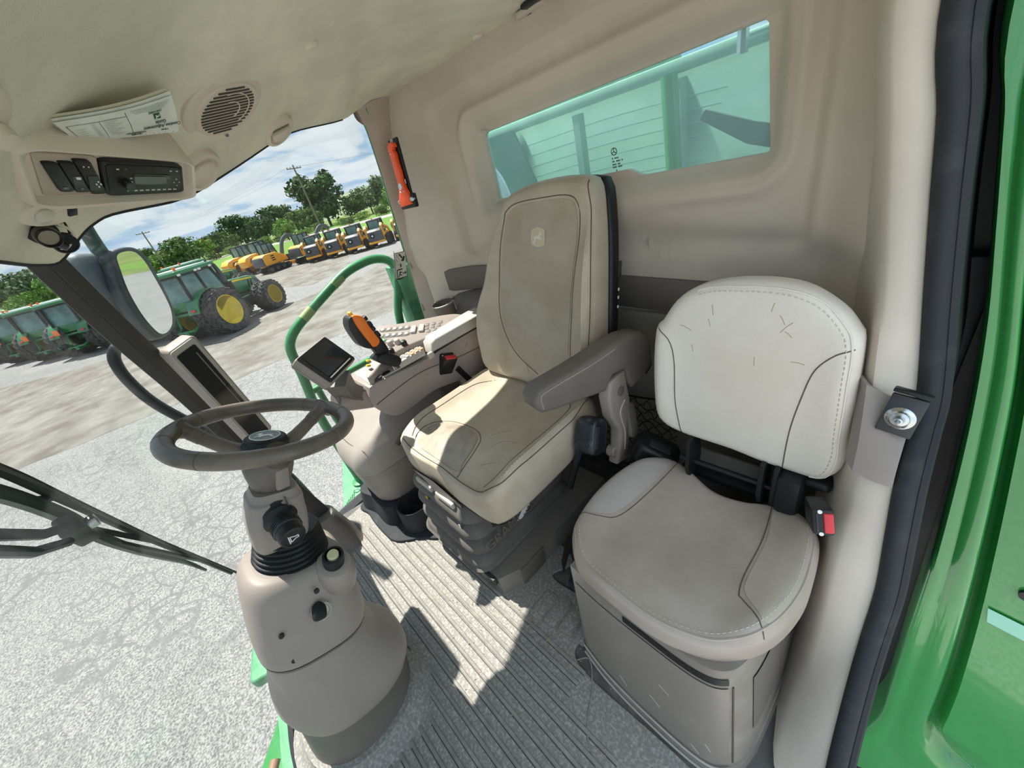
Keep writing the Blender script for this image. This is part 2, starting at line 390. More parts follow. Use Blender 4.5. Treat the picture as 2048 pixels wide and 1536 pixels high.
# ---- right rear pillar and right wall
PO = spline([(1.61, -.86, 1.672), (1.68, -.90, 1.645), (1.723, -.93, 1.617), (1.778, -.955, 1.48), (1.827, -.97, 1.343), (1.895, -.99, 1.12), (1.938, -1.0, .956), (1.972, -1.0, .70), (1.985, -1.0, .35), (1.98, -1.0, .02)], 40)
PI = spline([(1.74, -1.09, 1.722), (1.762, -1.1, 1.70), (1.80, -1.10, 1.60), (1.822, -1.1, 1.541), (1.86, -1.1, 1.331), (1.87, -1.1, 1.1), (1.868, -1.1, .9), (1.862, -1.1, .70), (1.865, -1.12, .35), (1.865, -1.13, .02)], 40)
m1 = PO*.75+PI*.25+np.array([-.03, .008, 0]); m0 = PO+np.array([-.012, .012, 0]); m2 = PO*.3+PI*.7+np.array([-.022, .012, 0]); m3 = PI+np.array([-.004, .006, 0])
rp = struct('wall_right', thicken(loft([PO+np.array([.03, -.02, 0]), PO, m0, m1, m2, m3, PI+np.array([.01, -.03, 0])], closed=False), .006), mat('taupe pillar', (186, 171, 160), .6, bump=.12, bs=600, spec=.3), label='grey brown right rear corner pillar')
obj('glass_seal', tube(PO+np.array([-.004, .006, 0]), .007, 8), 'blackr', rp)
obj('seam_gasket', tube(PI[2:]+np.array([-.004, .004, 0]), .006, 8), 'black', rp)
for k in (26, 31): obj('clip', T(rbox(.016, .012, .05, .006), Matrix.Translation(PO[k-2]+np.array([-.016, .012, 0]))), 'plast', rp)
# ---- door side: rear door pillar and sill
LI = spline([(.150, -.95, 1.72), (.132, -.95, 1.426), (.108, -.95, 1.28), (.087, -.95, 1.15), (.062, -.94, 1.0), (.044, -.90, .86), (.030, -.85, .76), (.022, -.80, .686), (.018, -.76, .55), (.016, -.72, .425), (.010, -.67, .29), (.006, -.62, .16), (.005, -.53, .06), (.0, -.44, .02)], 60)
LO = spline([(.085, -.96, 1.72), (.075, -.955, 1.405), (.050, -.955, 1.27), (.030, -.955, 1.14), (.004, -.95, .98), (-.026, -.915, .81), (-.030, -.86, .75), (-.034, -.79, .68), (-.046, -.76, .56), (-.058, -.73, .44), (-.060, -.68, .34), (-.062, -.62, .26), (-.070, -.52, .12), (-.078, -.43, .05)], 60)
WL = np.array([(.118 if p[2] > .8 else .118-.0*(1), -1.17, max(p[2], .0)) for p in LI])
back = LI+np.array([.012, -.05, 0])*np.ones((60, 1)); back[:, 0] += .01
LW = loft([LO+np.array([-.01, -.02, -.004]), LO, LO*.93+LI*.07+np.array([0, .004, 0]), LO*.5+LI*.5+np.array([0, .008, 0]), LO*.12+LI*.88+np.array([.0, .005, 0]), LI, LI+np.array([.010, -.014, 0]), back, (back+WL)/2+np.array([.016, 0, 0]), WL], closed=False)
wl = struct('wall_left', thicken(LW, .004), 'pillar', label='pale beige door pillar running down into the sill')
# grey latch surround on the pillar
st0 = (.004, -.888, .76)
KR = range(24, 33); cap = [(LI[k]+np.array([.003, .012, 0])) for k in KR]; cap2 = [(LO[k]*.90+LI[k]*.10+np.array([0, .014, 0])) for k in KR]; cap3 = [LI[k]+np.array([.018, -.02, 0]) for k in KR]
obj('latch_surround', thicken(loft([cap2, [a*.5+b*.5+np.array([0, .006, 0]) for a, b in zip(cap, cap2)], cap, cap3], closed=False), .008), 'plast', wl)
# seals and the outside of the door opening
seal = struct('trim_1', join(tube(LO+np.array([-.012, .004, 0]), .017, 10), tube(LO+np.array([-.030, -.006, 0]), .010, 8)), 'blackr', label='black rubber door seal along the pillar')
D2 = LO+np.array([-.034, -.03, 0]); D3 = D2.copy(); D3[:, 1] = -1.32; D3[:, 0] -= .004; D4 = D3+np.array([-.5, -.01, 0])
struct('trim_2', join(thicken(loft([LO+np.array([-.02, -.01, 0]), D2, D3], closed=False), .004), rbox(1.0, .02, 3.9, 0, at=Matrix.Translation((-.35, -1.33, .05)))), 'black', label='black recess behind the door seal')
struct('trim_7', rbox(.30, .03, 1.2, .01, at=Matrix.Translation((.06, -1.29, .35))), 'dkgrey', label='charcoal plate low in the recess behind the door seal')
struct('trim_8', prism([(1.875, -.50), (1.94, -.50), (1.96, -.7), (1.99, -1.02), (1.90, -1.14), (1.86, -1.12), (1.885, -.7)], .42, .01, 2, z0=-.02), 'panel', label='grey lower side panel behind the storage pod')
# ---- front right corner post
AP = spline([(1.155, .128, 1.415), (1.30, .118, 1.225), (1.49, .095, .965), (1.60, .05, .55), (1.688, -.005, .20), (1.70, -.01, .10)], 40)
HW = np.linspace(.036, .052, 40)
rings = []
for i in range(40):
    t = AP[min(i+1, 39)]-AP[max(i-1, 0)]; t = t/np.linalg.norm(t)
    v = AP[i]-EYE; v /= np.linalg.norm(v); s = np.cross(t, v); s /= np.linalg.norm(s)
    n_ = np.cross(s, t); n_ /= np.linalg.norm(n_); n_ = n_ if n_@v > 0 else -n_
    h = HW[i]*(.75 if i < 20 else .75+.06*(i-20)/20)
    sec = [(-1, .1), (-.96, -.12), (-.55, -.25), (-.1, -.30), (-.02, -.26), (.06, -.30), (.6, -.25), (.96, -.1), (1, .1), (.8, .5), (-.8, .5)]
    rings.append([AP[i]+s*a*h+n_*b*h*1.1 for a, b in sec])
struct('trim_3', loft(rings), mat('charcoal post', (60, 58, 56), .55, bump=.1, bs=600, spec=.3), ang=25, label='charcoal corner post between windscreen and side glass')
# post foot
FT = []
for z, c, rx, ry in ((-.0, (1.69, -.035), .135, .075), (.012, (1.69, -.03), .12, .072), (.05, (1.692, -.022), .105, .068), (.12, (1.692, -.012), .085, .062), (.185, (1.69, -.006), .07, .055), (.20, (1.688, -.004), .06, .048)):
    FT.append([(x, y, z) for x, y in ellipse(*c, rx, ry, 28, 2.6)])
struct('trim_4', loft(FT), 'plastd', label='moulded grey boot at the foot of the corner post')
# ---- glass, as bulging patches between their edges
def coons(Tp, Bt, Lf, Rg, nu=24, nv=16):
    Tp, Bt, Lf, Rg = resample(Tp, nu), resample(Bt, nu), resample(Lf, nv), resample(Rg, nv); o = []
    for j in range(nv):
        v = j/(nv-1); row = []
        for i in range(nu):
            u = i/(nu-1)
            row.append((1-v)*Tp[i]+v*Bt[i]+(1-u)*Lf[j]+u*Rg[j]-((1-u)*(1-v)*Tp[0]+u*(1-v)*Tp[-1]+(1-u)*v*Bt[0]+u*v*Bt[-1]))
        o.append(row)
    return o
APo = AP+np.array([.03, .03, 0])
topR = np.array([APo[0]]+[np.array(EDGE[i])+np.array([.012, .012, .01]) for i in (5, 4, 3, 2, 1, 0)]+[PO[0]+np.array([.012, .0, .01])])
botR = spline([APo[-1]+np.array([0, 0, -.12]), (1.90, -.05, -.03), (1.97, -.4, -.03), (2.02, -.8, -.02), PO[-1]+np.array([.02, .01, 0])], 20)
GR = loft(coons(topR, botR, np.vstack([APo, APo[-1]+np.array([0, 0, -.12])]), PO+np.array([.012, 0, 0])), closed=False)
struct('window_2', thicken(GR, .004), 'glassf', ang=180, label='right side glass')
topF = np.array([APo[0]]+[np.array(EDGE[i])+np.array([0, .02, .01]) for i in (7, 8, 9, 10, 11, 12)])
botF = spline([APo[-1]+np.array([0, 0, -.12]), (1.50, .335, -.03), (1.14, .415, -.03), (.95, .437, -.03), (.6, .435, -.03), (.2, .34, -.03), (-.08, .22, -.03)], 24)
GF = loft(coons(topF, botF, np.vstack([APo, APo[-1]+np.array([0, 0, -.12])]), np.array([topF[-1], (-.06, .1, .8), botF[-1]])), closed=False)
struct('window_3', thicken(GF, .004), 'glassf', ang=180, label='curved front windscreen')
# green lower frame outside the glass foot
fr_ = botF[1:-1]; lf = struct('trim_5', loft([[p+np.array([a, b, c]) for p in fr_] for a, b, c in ((0, -.012, -.06), (0, -.012, .014), (0, .018, .012), (0, .026, -.01), (0, .026, -.09))], closed=False), 'greend', label='green lower cab frame under the windscreen')
obj('glass_seal', tube(fr_+np.array([0, -.018, .012]), .010, 8), 'blackr', lf)
rr_ = botR[1:]; struct('trim_6', loft([[p+np.array([a, 0, c]) for p in rr_] for a, c in ((-.05, -.06), (-.05, .012), (.01, .016), (.03, -.02), (.03, -.12))], closed=False), 'blackr', label='black seal along the foot of the side glass')

# ================================================================== helpers for upholstery
def patch(g, poly, d, off=.0008, rings_=(1, .97, .85, .7, .5, .3, .1, .01), n=60):
    poly = np.asarray(poly, float); poly = np.c_[poly, np.full(len(poly), .7)] if poly.shape[1] == 2 else poly
    P = resample(spline(poly, 200, True), n, True); c = P.mean(0); b = bvh(g); d = Vector(d).normalized(); rg = []
    for s in rings_:
        r = []
        for p in c+(P-c)*s:
            h = b.ray_cast(Vector(p)-d*.4, d); r.append(tuple((h[0]-d*off) if h[0] else Vector(p)))
        rg.append(r)
    return loft(rg, cap0=False)
def seam(par, g, pts, d, r=.0016, m='seam', name='seam', n=50, off=0):
    P = drop(g, pts, d, off=off, n=n)
    if len(P) > 3: return obj(name, tube(P, r, 6), m, par)
def stitches(par, g, pts, d, step=.011, r=.0011, ln=.006, name='stitching'):
    P = drop(g, pts, d, off=.0006, n=200)
    if len(P) < 5: return
    k = int(np.linalg.norm(np.diff(P, axis=0), axis=1).sum()/step); Q = resample(P, max(4, k)); gs = []
    for i in range(len(Q)-1):
        t = Q[i+1]-Q[i]; t /= np.linalg.norm(t)+1e-9; gs.append(tube([Q[i], Q[i]+t*ln], r, 4))
    o = obj(name, join(*gs), 'thread', par); o['kind'] = 'stuff'; return o

# ================================================================== OPERATOR SEAT
seat = thing('operator_seat', 'tan leather driver seat with worn leaping animal emblem and rubber bellows base', 'seat', (1.03, -.62, 0))
# cushion
co_ = [(.76, -.352), (.90, -.345), (1.02, -.352), (1.14, -.345), (1.27, -.355), (1.312, -.395), (1.325, -.5), (1.33, -.75), (1.30, -.90), (1.0, -.93), (.75, -.90), (.718, -.75), (.712, -.5), (.722, -.39)]
def czf(x, y):
    b = .034*smooth(.20, .29, abs(x-1.02)); f = -.030*smooth(-.50, -.345, y); l = .012*math.exp(-(((x-1.08)/.14)**2+((y+.44)/.09)**2)); dip = -.012*math.exp(-(((x-1.02)/.2)**2+((y+.72)/.16)**2))
    return b+f+l+dip
CU = T(pillow(co_, .135, .03, 0, czf, n=96), Matrix.Translation((0, 0, .565)))
cu = obj('seat_cushion', CU, 'leather', seat)
D = (0, 0, -1)
lobe = [(1.202, -.372), (1.24, -.421), (1.22, -.493), (1.145, -.539), (1.033, -.552), (.966, -.525), (.933, -.469), (.922, -.406), (.913, -.366)]
seam(cu, CU, lobe, D)
obj('cushion_lobe', patch(CU, [(1.18, -.385), (1.225, -.425), (1.205, -.485), (1.14, -.527), (1.035, -.540), (.975, -.515), (.945, -.465), (.935, -.41), (.93, -.385), (1.05, -.38)], D, .0035), 'bolster' if False else mat('creased taupe leather', (166, 154, 138), .4, rgb2=(150, 140, 126), vs=30, bump=.4, bs=120, spec=.5), cu)
seam(cu, CU, [(.795, -.385), (.770, -.44), (.768, -.57), (.770, -.746), (.81, -.835), (.90, -.86)], D)
seam(cu, CU, [(1.25, -.40), (1.268, -.45), (1.272, -.57), (1.270, -.746), (1.23, -.835)], D)
seam(cu, CU, [(.775, -.368), (.735, -.41), (.726, -.50), (.727, -.65), (.731, -.76), (.745, -.86)], D, .0018)
stitches(cu, CU, [(.790, -.372), (.748, -.412), (.739, -.50), (.740, -.65), (.744, -.76)], D)
seam(cu, CU, [(.775, -.368), (.86, -.362), (.92, -.363), (1.0, -.366), (1.1, -.362), (1.2, -.364), (1.27, -.37)], D, .0018)
stitches(cu, CU, [(.79, -.377), (.86, -.371), (.91, -.371)], D)
for pts in ([(.90, -.52), (.88, -.56), (.83, -.58)], [(.87, -.44), (.83, -.47), (.79, -.47)], [(.95, -.56), (.91, -.62)], [(1.10, -.42), (1.05, -.47), (1.0, -.46)], [(1.0, -.42), (1.06, -.45), (1.12, -.52)], [(1.14, -.40), (1.10, -.45)]):
    seam(cu, CU, pts, D, .0009, m=M.setdefault('crs0', mat('tan crease', (130, 117, 98), .6)), name='crease', n=14, off=-.0002)
# pan, front handles
pan = obj('seat_pan', T(prism([(.78, -.36), (1.27, -.36), (1.29, -.40), (1.28, -.86), (.76, -.86), (.755, -.40)], .05, .008), (0, 0, .395)), 'black', seat)
obj('pan_front', loft([[(1.235, -.340, .44), (1.05, -.336, .475), (.93, -.340, .44)], [(1.24, -.348, .435), (1.05, -.332, .44), (.925, -.346, .425)], [(1.23, -.352, .385), (1.05, -.335, .38), (.93, -.35, .38)]], closed=False), 'plast', pan)
for x0 in (1.15, 1.01): obj('pull_handle', T(rbox(.11, .014, .026, .006), Matrix.Translation((x0, -.334, .408))), 'plastl', pan)
# bellows
rg = []
N_ = 4
for i in range(N_*10+1):
    u = i/(N_*10); z = .092+.315*u; ph = (u*N_) % 1.0; o = .026*(1-abs(2*ph-1)**2.0)+(.012 if i < 4 else 0)
    x0, x1, y0, y1 = .905-.02*u-o, 1.285-.015*u+o, -.325-.025*u+o, -.80-o
    rg.append([(px+(x0+x1)/2, py+(y0+y1)/2, z) for px, py in rrect(x1-x0, y0-y1, .075, 7)])
BE = loft(rg); be = obj('bellows', BE, 'bellow', seat, ang=60)
mw = frame((.862, -.475, .243), (0, -1, .03), (-1, 0, .12))
text('lettering', 'GRAMMER', .055, 'plastd', be, mw, .002)
sw = prism(spline([(-.06, -.02), (-.03, .0), (.0, .03), (.045, .05), (.03, .02), (.0, -.005), (-.03, -.022)], 40, True), .002)
obj('swoosh_mark', T(sw, frame((.863, -.565, .262), (0, -1, .05), (-1, 0, .12))), 'white', be)
obj('swoosh_mark', T(T(sw, Matrix.Scale(.8, 4)), frame((.863, -.55, .240), (0, -1, -.2), (-1, 0, .12))), 'white', be)
kb = obj('weight_gauge', T(rbox(.034, .012, .022, .003), Matrix.Translation((1.17, -.330, .338))), 'black', seat)
obj('gauge_window', T(rbox(.014, .004, .012, .001), Matrix.Translation((1.163, -.3235, .338))), 'yellow', kb)
lev = obj('seat_slide_lever', tube(spline([(.93, -.345, .375), (.925, -.325, .355), (.925, -.318, .335)], 8), .009, 8, flat=.5), 'dkgrey', seat)
obj('lever_icon', T(rbox(.008, .001, .02, 0), Matrix.Translation((.9255, -.3145, .346))), 'white', lev)
# pedestal
pd = obj('pedestal', loft([[(x*1.0, y, z) for x, y in ((.84, -.335), (1.30, -.335), (1.34, -.42), (1.34, -.95), (.80, -.95), (.80, -.42))] for z in (0.0, .098)]), 'panel', seat, ang=30)
obj('cover_plate', T(rbox(.012, .12, .10, .003), Matrix.Translation((.800, -.47, .050)) @ Matrix.Rotation(R(-8), 4, 'Y')), 'plastd', pd)
obj('mount_rail', T(rbox(.42, .02, .035, .004), Matrix.Translation((1.06, -.328, .08))), 'dkgrey', pd)
# backrest
th_ = np.array([0, -.252, .968]); FB = frame((0, -.87, .6), (-1, 0, 0), (0, .968, .252))
bo = [(1.285, -.02), (1.322, .08), (1.325, .255), (1.278, .384), (1.221, .538), (1.175, .623), (1.135, .68), (1.03, .708), (.915, .714), (.814, .708), (.762, .690), (.742, .6), (.731, .487), (.724, .336), (.720, .188), (.722, .06), (.75, -.01), (.90, -.03), (1.1, -.03)]
bo = [(-x, v) for x, v in bo]
def bzf(u, v):
    c = 1.02 if v < .3 else 1.02-.07*smooth(.3, .65, v); a = abs(-u-c); w_ = .17+.03*smooth(.5, .1, v)
    return .042*smooth(w_-.01, w_+.10, a)*smooth(.72, .5, v)+.018*smooth(.60, .69, v)+.012*math.exp(-((v-.18)/.12)**2)
BK = T(pillow(bo, .085, .03, 0, bzf, n=110), FB); bk = obj('backrest', BK, 'leather', seat)
def L2(pts, F): return [tuple(F @ Vector((-x, v, .15))) for x, v in pts]
DB = FB.to_3x3() @ Vector((0, 0, -1))
inner = [(.819, .06), (.819, .119), (.814, .245), (.807, .396), (.793, .533), (.798, .62), (.833, .651), (.939, .656), (1.06, .653), (1.12, .635), (1.141, .604), (1.176, .463), (1.196, .307), (1.174, .206), (1.105, .099), (.99, .03)]
obj('perforated_insert', patch(BK, L2([(.829, .07), (.829, .12), (.824, .245), (.817, .396), (.803, .533), (.808, .615), (.84, .641), (.939, .646), (1.055, .643), (1.112, .625), (1.131, .60), (1.166, .463), (1.186, .307), (1.163, .21), (1.097, .108), (.99, .045)], FB), DB, .0015, n=90), 'leatherp', bk)
seam(bk, BK, L2(inner, FB), DB, .0018, n=110)
seam(bk, BK, L2([(.766, .685), (.752, .6), (.741, .487), (.735, .336), (.732, .188), (.736, .06)], FB), DB, .002, n=60)
for dx in (.007, -.006): stitches(bk, BK, L2([(.766+dx, .68), (.752+dx, .6), (.741+dx, .487), (.735+dx, .336), (.732+dx, .188), (.736+dx, .07)], FB), DB)
eo = [(x*1.0, v) for x, v in ((.941, .512), (.955, .505), (.973, .503), (.990, .507), (1.004, .516), (1.006, .537), (1.004, .558), (.990, .566), (.970, .569), (.953, .565), (.941, .556), (.939, .535))]
EM = patch(BK, L2(eo, FB), DB, .003); em = obj('emblem', EM, mat('embossed cream patch', (200, 186, 158), .55), bk)
seam(em, BK, L2(eo+eo[:1], FB), DB, .0016, m='plastd', name='emblem_rim')
ec = BVHTree.FromPolygons([Vector(v) for v in EM[0]], [list(f) for f in EM[1]]).ray_cast(Vector(L2([(.972, .536)], FB)[0]), DB)[0]
obj('emblem_deer', T(deer(.046, .0012), frame(ec, FB.to_3x3() @ Vector((1, 0, 0)), FB.to_3x3() @ Vector((0, 0, 1)))), 'leather2', em)
for pts in ([(.93, .02), (.94, .10), (.95, .16)], [(1.0, .04), (1.0, .12)], [(1.04, .03), (1.06, .10)]): seam(bk, BK, L2(pts, FB), DB, .0009, name='crease', n=12, off=-.0003)
so_ = [( -1.02+(u+1.02)*1.02, .34+(v-.34)*1.012) for u, v in bo]
SH = T(pillow(so_, .05, .018, 0, n=72), FB @ Matrix.Translation((0, 0, -.078)))
sh = obj('back_shell', SH, 'black', seat)
for k, (dv) in enumerate((.0, .012, .026)): obj('height_mark', T(rbox(.002, .010, .008, .001), FB @ Matrix.Translation((-.706, .36-dv*2.2, -.098))), 'white', sh)
obj('latch_plate', T(rbox(.003, .05, .016, .001), FB @ Matrix.Translation((-.705, .425, -.098))), 'dkgrey', sh)
# left armrest
O = np.array([.715, -.575, .770]); ax = np.array([-.105, -.45, .0]); AL = np.linalg.norm(ax)
FA = frame(O, ax, (-.45, .105, 0))
prof = [(0, -.012), (.0, .016), (.02, .040), (.15, .046), (.27, .056), (.36, .062), (.42, .050), (.455, .015), (.458, -.075), (.445, -.10), (.36, -.125), (.348, -.10), (.34, -.045), (.285, -.04), (.262, -.066), (.25, -.082), (.05, -.045), (.015, -.034)]
arm = obj('armrest', T(prism(prof, .082, .016, 3, z0=-.041), FA), 'plastd', seat, ang=50)
obj('armrest_edge', T(tube(spline([(.02, -.02), (.02, .02), (.05, .030), (.2, .036), (.3, .046)], 20)[:, [0, 1, 1]]*[1, 1, 0]+[0, 0, .041], .0022, 6), FA), 'plast', arm)
obj('end_cap_seam', T(rbox(.002, .035, .05, 0), FA @ Matrix.Translation((.43, -.085, .02)) @ Matrix.Rotation(R(-50), 4, 'Z')), 'black', arm)
br = prism([(-.03, .0), (.05, .0), (.065, -.12), (.055, -.20), (.03, -.30), (.0, -.34), (-.045, -.33), (-.02, -.26), (-.01, -.20), (-.045, -.13), (-.05, -.05)], .045, .01, 3)
FBr = frame((.655, -.855, .715), (0, -1, 0), (-1, .1, 0))
bkt = obj('armrest_bracket', T(br, FBr), 'plast', seat, ang=50)
obj('pivot_cap', T(lathe([(.016, 0), (.016, .004), (.012, .006)], 24), FBr @ Matrix.Translation((.012, -.055, .045))), 'plastd', bkt)
obj('bracket_groove', T(tube(spline([(.03, -.10), (.0, -.125), (.0, -.16), (.012, -.22), (.0, -.29)], 24)[:, [0, 1, 1]]*[1, 1, 0]+[0, 0, .0455], .003, 6), FBr), 'plastl', bkt)
# recline and slide levers
hl1 = obj('recline_lever', T(prism(rrect(.045, .125, .02), .022, .006), frame((.618, -.905, .515), (0, -.96, -.25), (-1, 0, .25))), 'plastd', seat)
pic = join(T(rbox(.018, .006, .001, 0), Matrix.Translation((0, -.008, 0)) @ Matrix.Rotation(R(25), 4, 'Z')), T(rbox(.006, .02, .001, 0), Matrix.Translation((.008, .004, 0))), T(rbox(.005, .005, .001, 0), (.0, .014, 0)), T(rbox(.005, .005, .001, 0), (-.01, .008, 0)))
obj('lever_icon', T(pic, frame((.594, -.900, .500), (0, -.96, -.25), (-1, 0, .25))), 'white', hl1)
kn = obj('recline_knob', T(lathe([(.022, 0), (.022, .025), (.018, .03)], 24), frame((.655, -.83, .42), (0, 1, 0), (-1, 0, .1))), 'plast', seat)
hl2 = obj('fore_aft_lever', T(prism(rrect(.115, .04, .012), .024, .006), frame((.62, -.90, .365), (-.25, -.90, -.28), (-.4, .1, .9))), 'plastd', seat)
obj('lever_icon', T(join(rbox(.016, .016, .001, 0), T(rbox(.022, .002, .001, 0), (0, .012, 0)), T(rbox(.002, .02, .001, 0), (.012, 0, 0))), frame((.602, -.925, .377), (-.25, -.90, -.28), (-.4, .1, .9))), 'white', hl2)

# belt retractor beside the cushion
rt_ = thing('belt_retractor', 'scuffed black seat belt retractor drum beside the driver cushion', 'retractor', (.665, -.76, .42))
FR_ = frame((.672, -.755, .535), (0, -.85, -.5), (-1, .1, .2))
rb = obj('drum', T(prism(rrect(.085, .125, .03), .075, .014, 3, z0=-.03), FR_), mat('scuffed black', (34, 36, 42), .35, rgb2=(96, 100, 108), vs=25, vlo=.55, vhi=.8), rt_)
obj('drum_slot', T(rbox(.02, .075, .006, .002), FR_ @ Matrix.Translation((-.025, .0, .0455))), 'dkgrey', rb)
obj('foot_bracket', tube([(.685, -.72, .50), (.70, -.68, .42), (.715, -.66, .35)], .012, 8), 'black', rt_)

# ================================================================== BUDDY SEAT
bs = thing('instructor_seat', 'wide greige passenger seat on a boxed base beside the door', 'seat', (.28, -.58, 0))
bot = spline([(.49, -.375), (.40, -.355), (.28, -.345), (.14, -.345), (.085, -.37), (.055, -.43), (.045, -.55), (.042, -.80)], 40)
tp_ = spline([(.505, -.405), (.41, -.395), (.29, -.390), (.17, -.390), (.115, -.41), (.09, -.46), (.078, -.56), (.075, -.80)], 40)
rg = []
for k in (0, .10, .101, .16, .9, 1):
    o_ = .008 if k <= .1 else 0
    q = bot+(tp_-bot)*k; c = np.array([.28, -.6]); q = c+(q-c)*(1+o_*2); z = .40*k
    rg.append([(x, y, z) for x, y in q]+[(.49, -.80, z)])
box = obj('seat_box', loft(rg), mat('scuffed grey box', (128, 120, 112), .45, rgb2=(150, 143, 136), vs=7, bump=.1, bs=500, vlo=.5, vhi=.8), bs, ang=30)
# bright kick strip, door seams and slot
def on_box(i, k, off=.002):
    p = bot[i]+(tp_[i]-bot[i])*k; c = np.array([.28, -.6]); d = (p-c)/np.linalg.norm(p-c); p = p+d*off; return (p[0], p[1], .40*k)
obj('kick_strip', tube([on_box(i, .105, .006) for i in range(0, 24)], .0025, 6), 'plastl', box)
obj('kick_strip', tube([on_box(i, .02, .007) for i in range(0, 24)], .003, 6), 'plastl', box)
obj('box_door_seam', tube([on_box(24, k, .0008) for k in np.linspace(.13, .86, 12)], .0022, 6), 'seam', box)
obj('box_door', ribbon([on_box(i, .14, .0025) for i in range(1, 24)], [on_box(i, .86, .0025) for i in range(1, 24)]), mat('scuffed grey door', (134, 126, 118), .42, rgb2=(156, 149, 142), vs=5, vlo=.55, vhi=.85), box)
obj('slot', ribbon([on_box(i, .885, .002) for i in range(9, 24)], [on_box(i, .935, .002) for i in range(9, 24)]), 'black', box)
obj('side_recess', ribbon([on_box(i, .30, .0025) for i in range(29, 36)], [on_box(i, .80, .0025) for i in range(29, 36)]), 'plastd', box)
for k in ((.45, .3, .06), (.40, .2, .05), (.30, .35, .04), (.2, .25, .05), (.34, .55, .03)):
    i = int(k[0]*40); obj('scratch', tube([on_box(i, k[1], .003), on_box(i+1, k[1]-k[2], .003)], .0008, 4), 'plastl', box)
# cushion
bc = [(.495, -.417), (.543, -.49), (.558, -.636), (.526, -.783), (.459, -.849), (.396, -.848), (.295, -.800), (.215, -.803), (.159, -.825), (.102, -.827), (.062, -.795), (.044, -.748), (.036, -.638), (.046, -.559), (.069, -.492), (.105, -.441), (.162, -.402), (.255, -.380), (.357, -.384), (.45, -.394)]
def b2(x, y):
    b = .018*smooth(.13, .22, abs(x-.29)); return b-.012*smooth(-.48, -.38, y)-.012*math.exp(-(((x-.29)/.14)**2+((y+.62)/.16)**2))
BC = T(pillow(bc, .085, .026, 0, b2, n=96), Matrix.Translation((0, 0, .468))); bcu = obj('seat_cushion', BC, 'leather3', bs)
sa = [(.543, -.514), (.489, -.534), (.45, -.574), (.428, -.697), (.414, -.838)]; sb = [(.158, -.819), (.145, -.705), (.146, -.594), (.140, -.542), (.129, -.53), (.099, -.509), (.075, -.485)]
seam(bcu, BC, sa, D, .0014); seam(bcu, BC, sb, D, .0014)
obj('bolster', patch(BC, [(.535, -.525), (.495, -.540), (.46, -.58), (.438, -.70), (.428, -.825), (.46, -.838), (.515, -.78), (.546, -.64), (.542, -.55)], D, .0012), 'bolster', bcu)
obj('bolster', patch(BC, [(.150, -.812), (.137, -.705), (.138, -.594), (.132, -.55), (.10, -.52), (.078, -.505), (.056, -.56), (.046, -.64), (.054, -.745), (.07, -.785), (.105, -.815)], D, .0012), mat('warm grey vinyl bolster', (178, 166, 152), .42, bump=.25, bs=420, var=.03), bcu)
rim = [(.523, -.47), (.485, -.425), (.44, -.405), (.357, -.396), (.255, -.392), (.165, -.414), (.112, -.450), (.080, -.495), (.058, -.56), (.049, -.64), (.057, -.74), (.07, -.785)]
seam(bcu, BC, rim, D, .0028, m='leather3', name='piping', n=90, off=.0); stitches(bcu, BC, [(.28+(x-.28)*.955, -.6+(y+.6)*.955) for x, y in rim], D)
for pts in ([(.16, -.60), (.20, -.585), (.23, -.575)], [(.17, -.55), (.21, -.54)], [(.24, -.52), (.235, -.50)], [(.30, -.47), (.27, -.475)]): seam(bcu, BC, pts, D, .0007, m=M.setdefault('crs', mat('soft crease', (146, 135, 122), .6)), name='crease', n=10, off=-.0003)
# backrest
FBB = frame((0, -.82, .55), (-1, 0, 0), (0, .9895, .1443))
bb = [(.487, .343), (.472, .365), (.438, .42), (.396, .454), (.341, .471), (.28, .477), (.215, .474), (.163, .459), (.11, .423), (.081, .388), (.069, .365), (.061, .293), (.052, .182), (.046, .103), (.056, .059), (.083, .034), (.134, .028), (.197, .029), (.267, .037), (.343, .039), (.399, .042), (.451, .058), (.479, .1), (.49, .225)]
def b3(u, v): return .014*smooth(.12, .22, abs(-u-.27))*smooth(.40, .28, v)
BB = T(pillow([(-x, v) for x, v in bb], .085, .028, .006, b3, n=96), FBB); bbk = obj('backrest', BB, 'leather2', bs)
DBB = FBB.to_3x3() @ Vector((0, 0, -1))
seam(bbk, BB, L2([(.474, .350), (.44, .321), (.424, .268), (.416, .151), (.396, .050)], FBB), DBB, .0014)
seam(bbk, BB, L2([(.076, .352), (.103, .337), (.129, .3), (.141, .24), (.151, .148), (.152, .038)], FBB), DBB, .0014)
st_ = [(.38, .452), (.329, .463), (.214, .463), (.144, .441), (.098, .395), (.080, .353), (.073, .269), (.066, .165), (.061, .103), (.072, .051), (.10, .040)]
seam(bbk, BB, L2(st_, FBB), DBB, .0026, m='leather2', name='piping', n=90); stitches(bbk, BB, L2([(.27+(x-.27)*.96, .25+(v-.25)*.96) for x, v in st_], FBB), DBB)
for x, v, l, a in ((.40, .36, .03, 20), (.34, .41, .025, 80), (.345, .38, .02, 70), (.24, .30, .022, 85), (.19, .385, .03, 130), (.20, .40, .022, 60), (.16, .31, .025, 5), (.38, .31, .02, 75), (.185, .37, .018, 40), (.22, .425, .02, 100)):
    dx, dv = math.cos(R(a))*l/2, math.sin(R(a))*l/2
    seam(bbk, BB, L2([(x-dx, v-dv), (x, v+.002), (x+dx, v+dv)], FBB), DBB, .0010, m=mat('scuff', (168, 154, 136), .8), name='scuff_mark', n=8, off=-.0004)
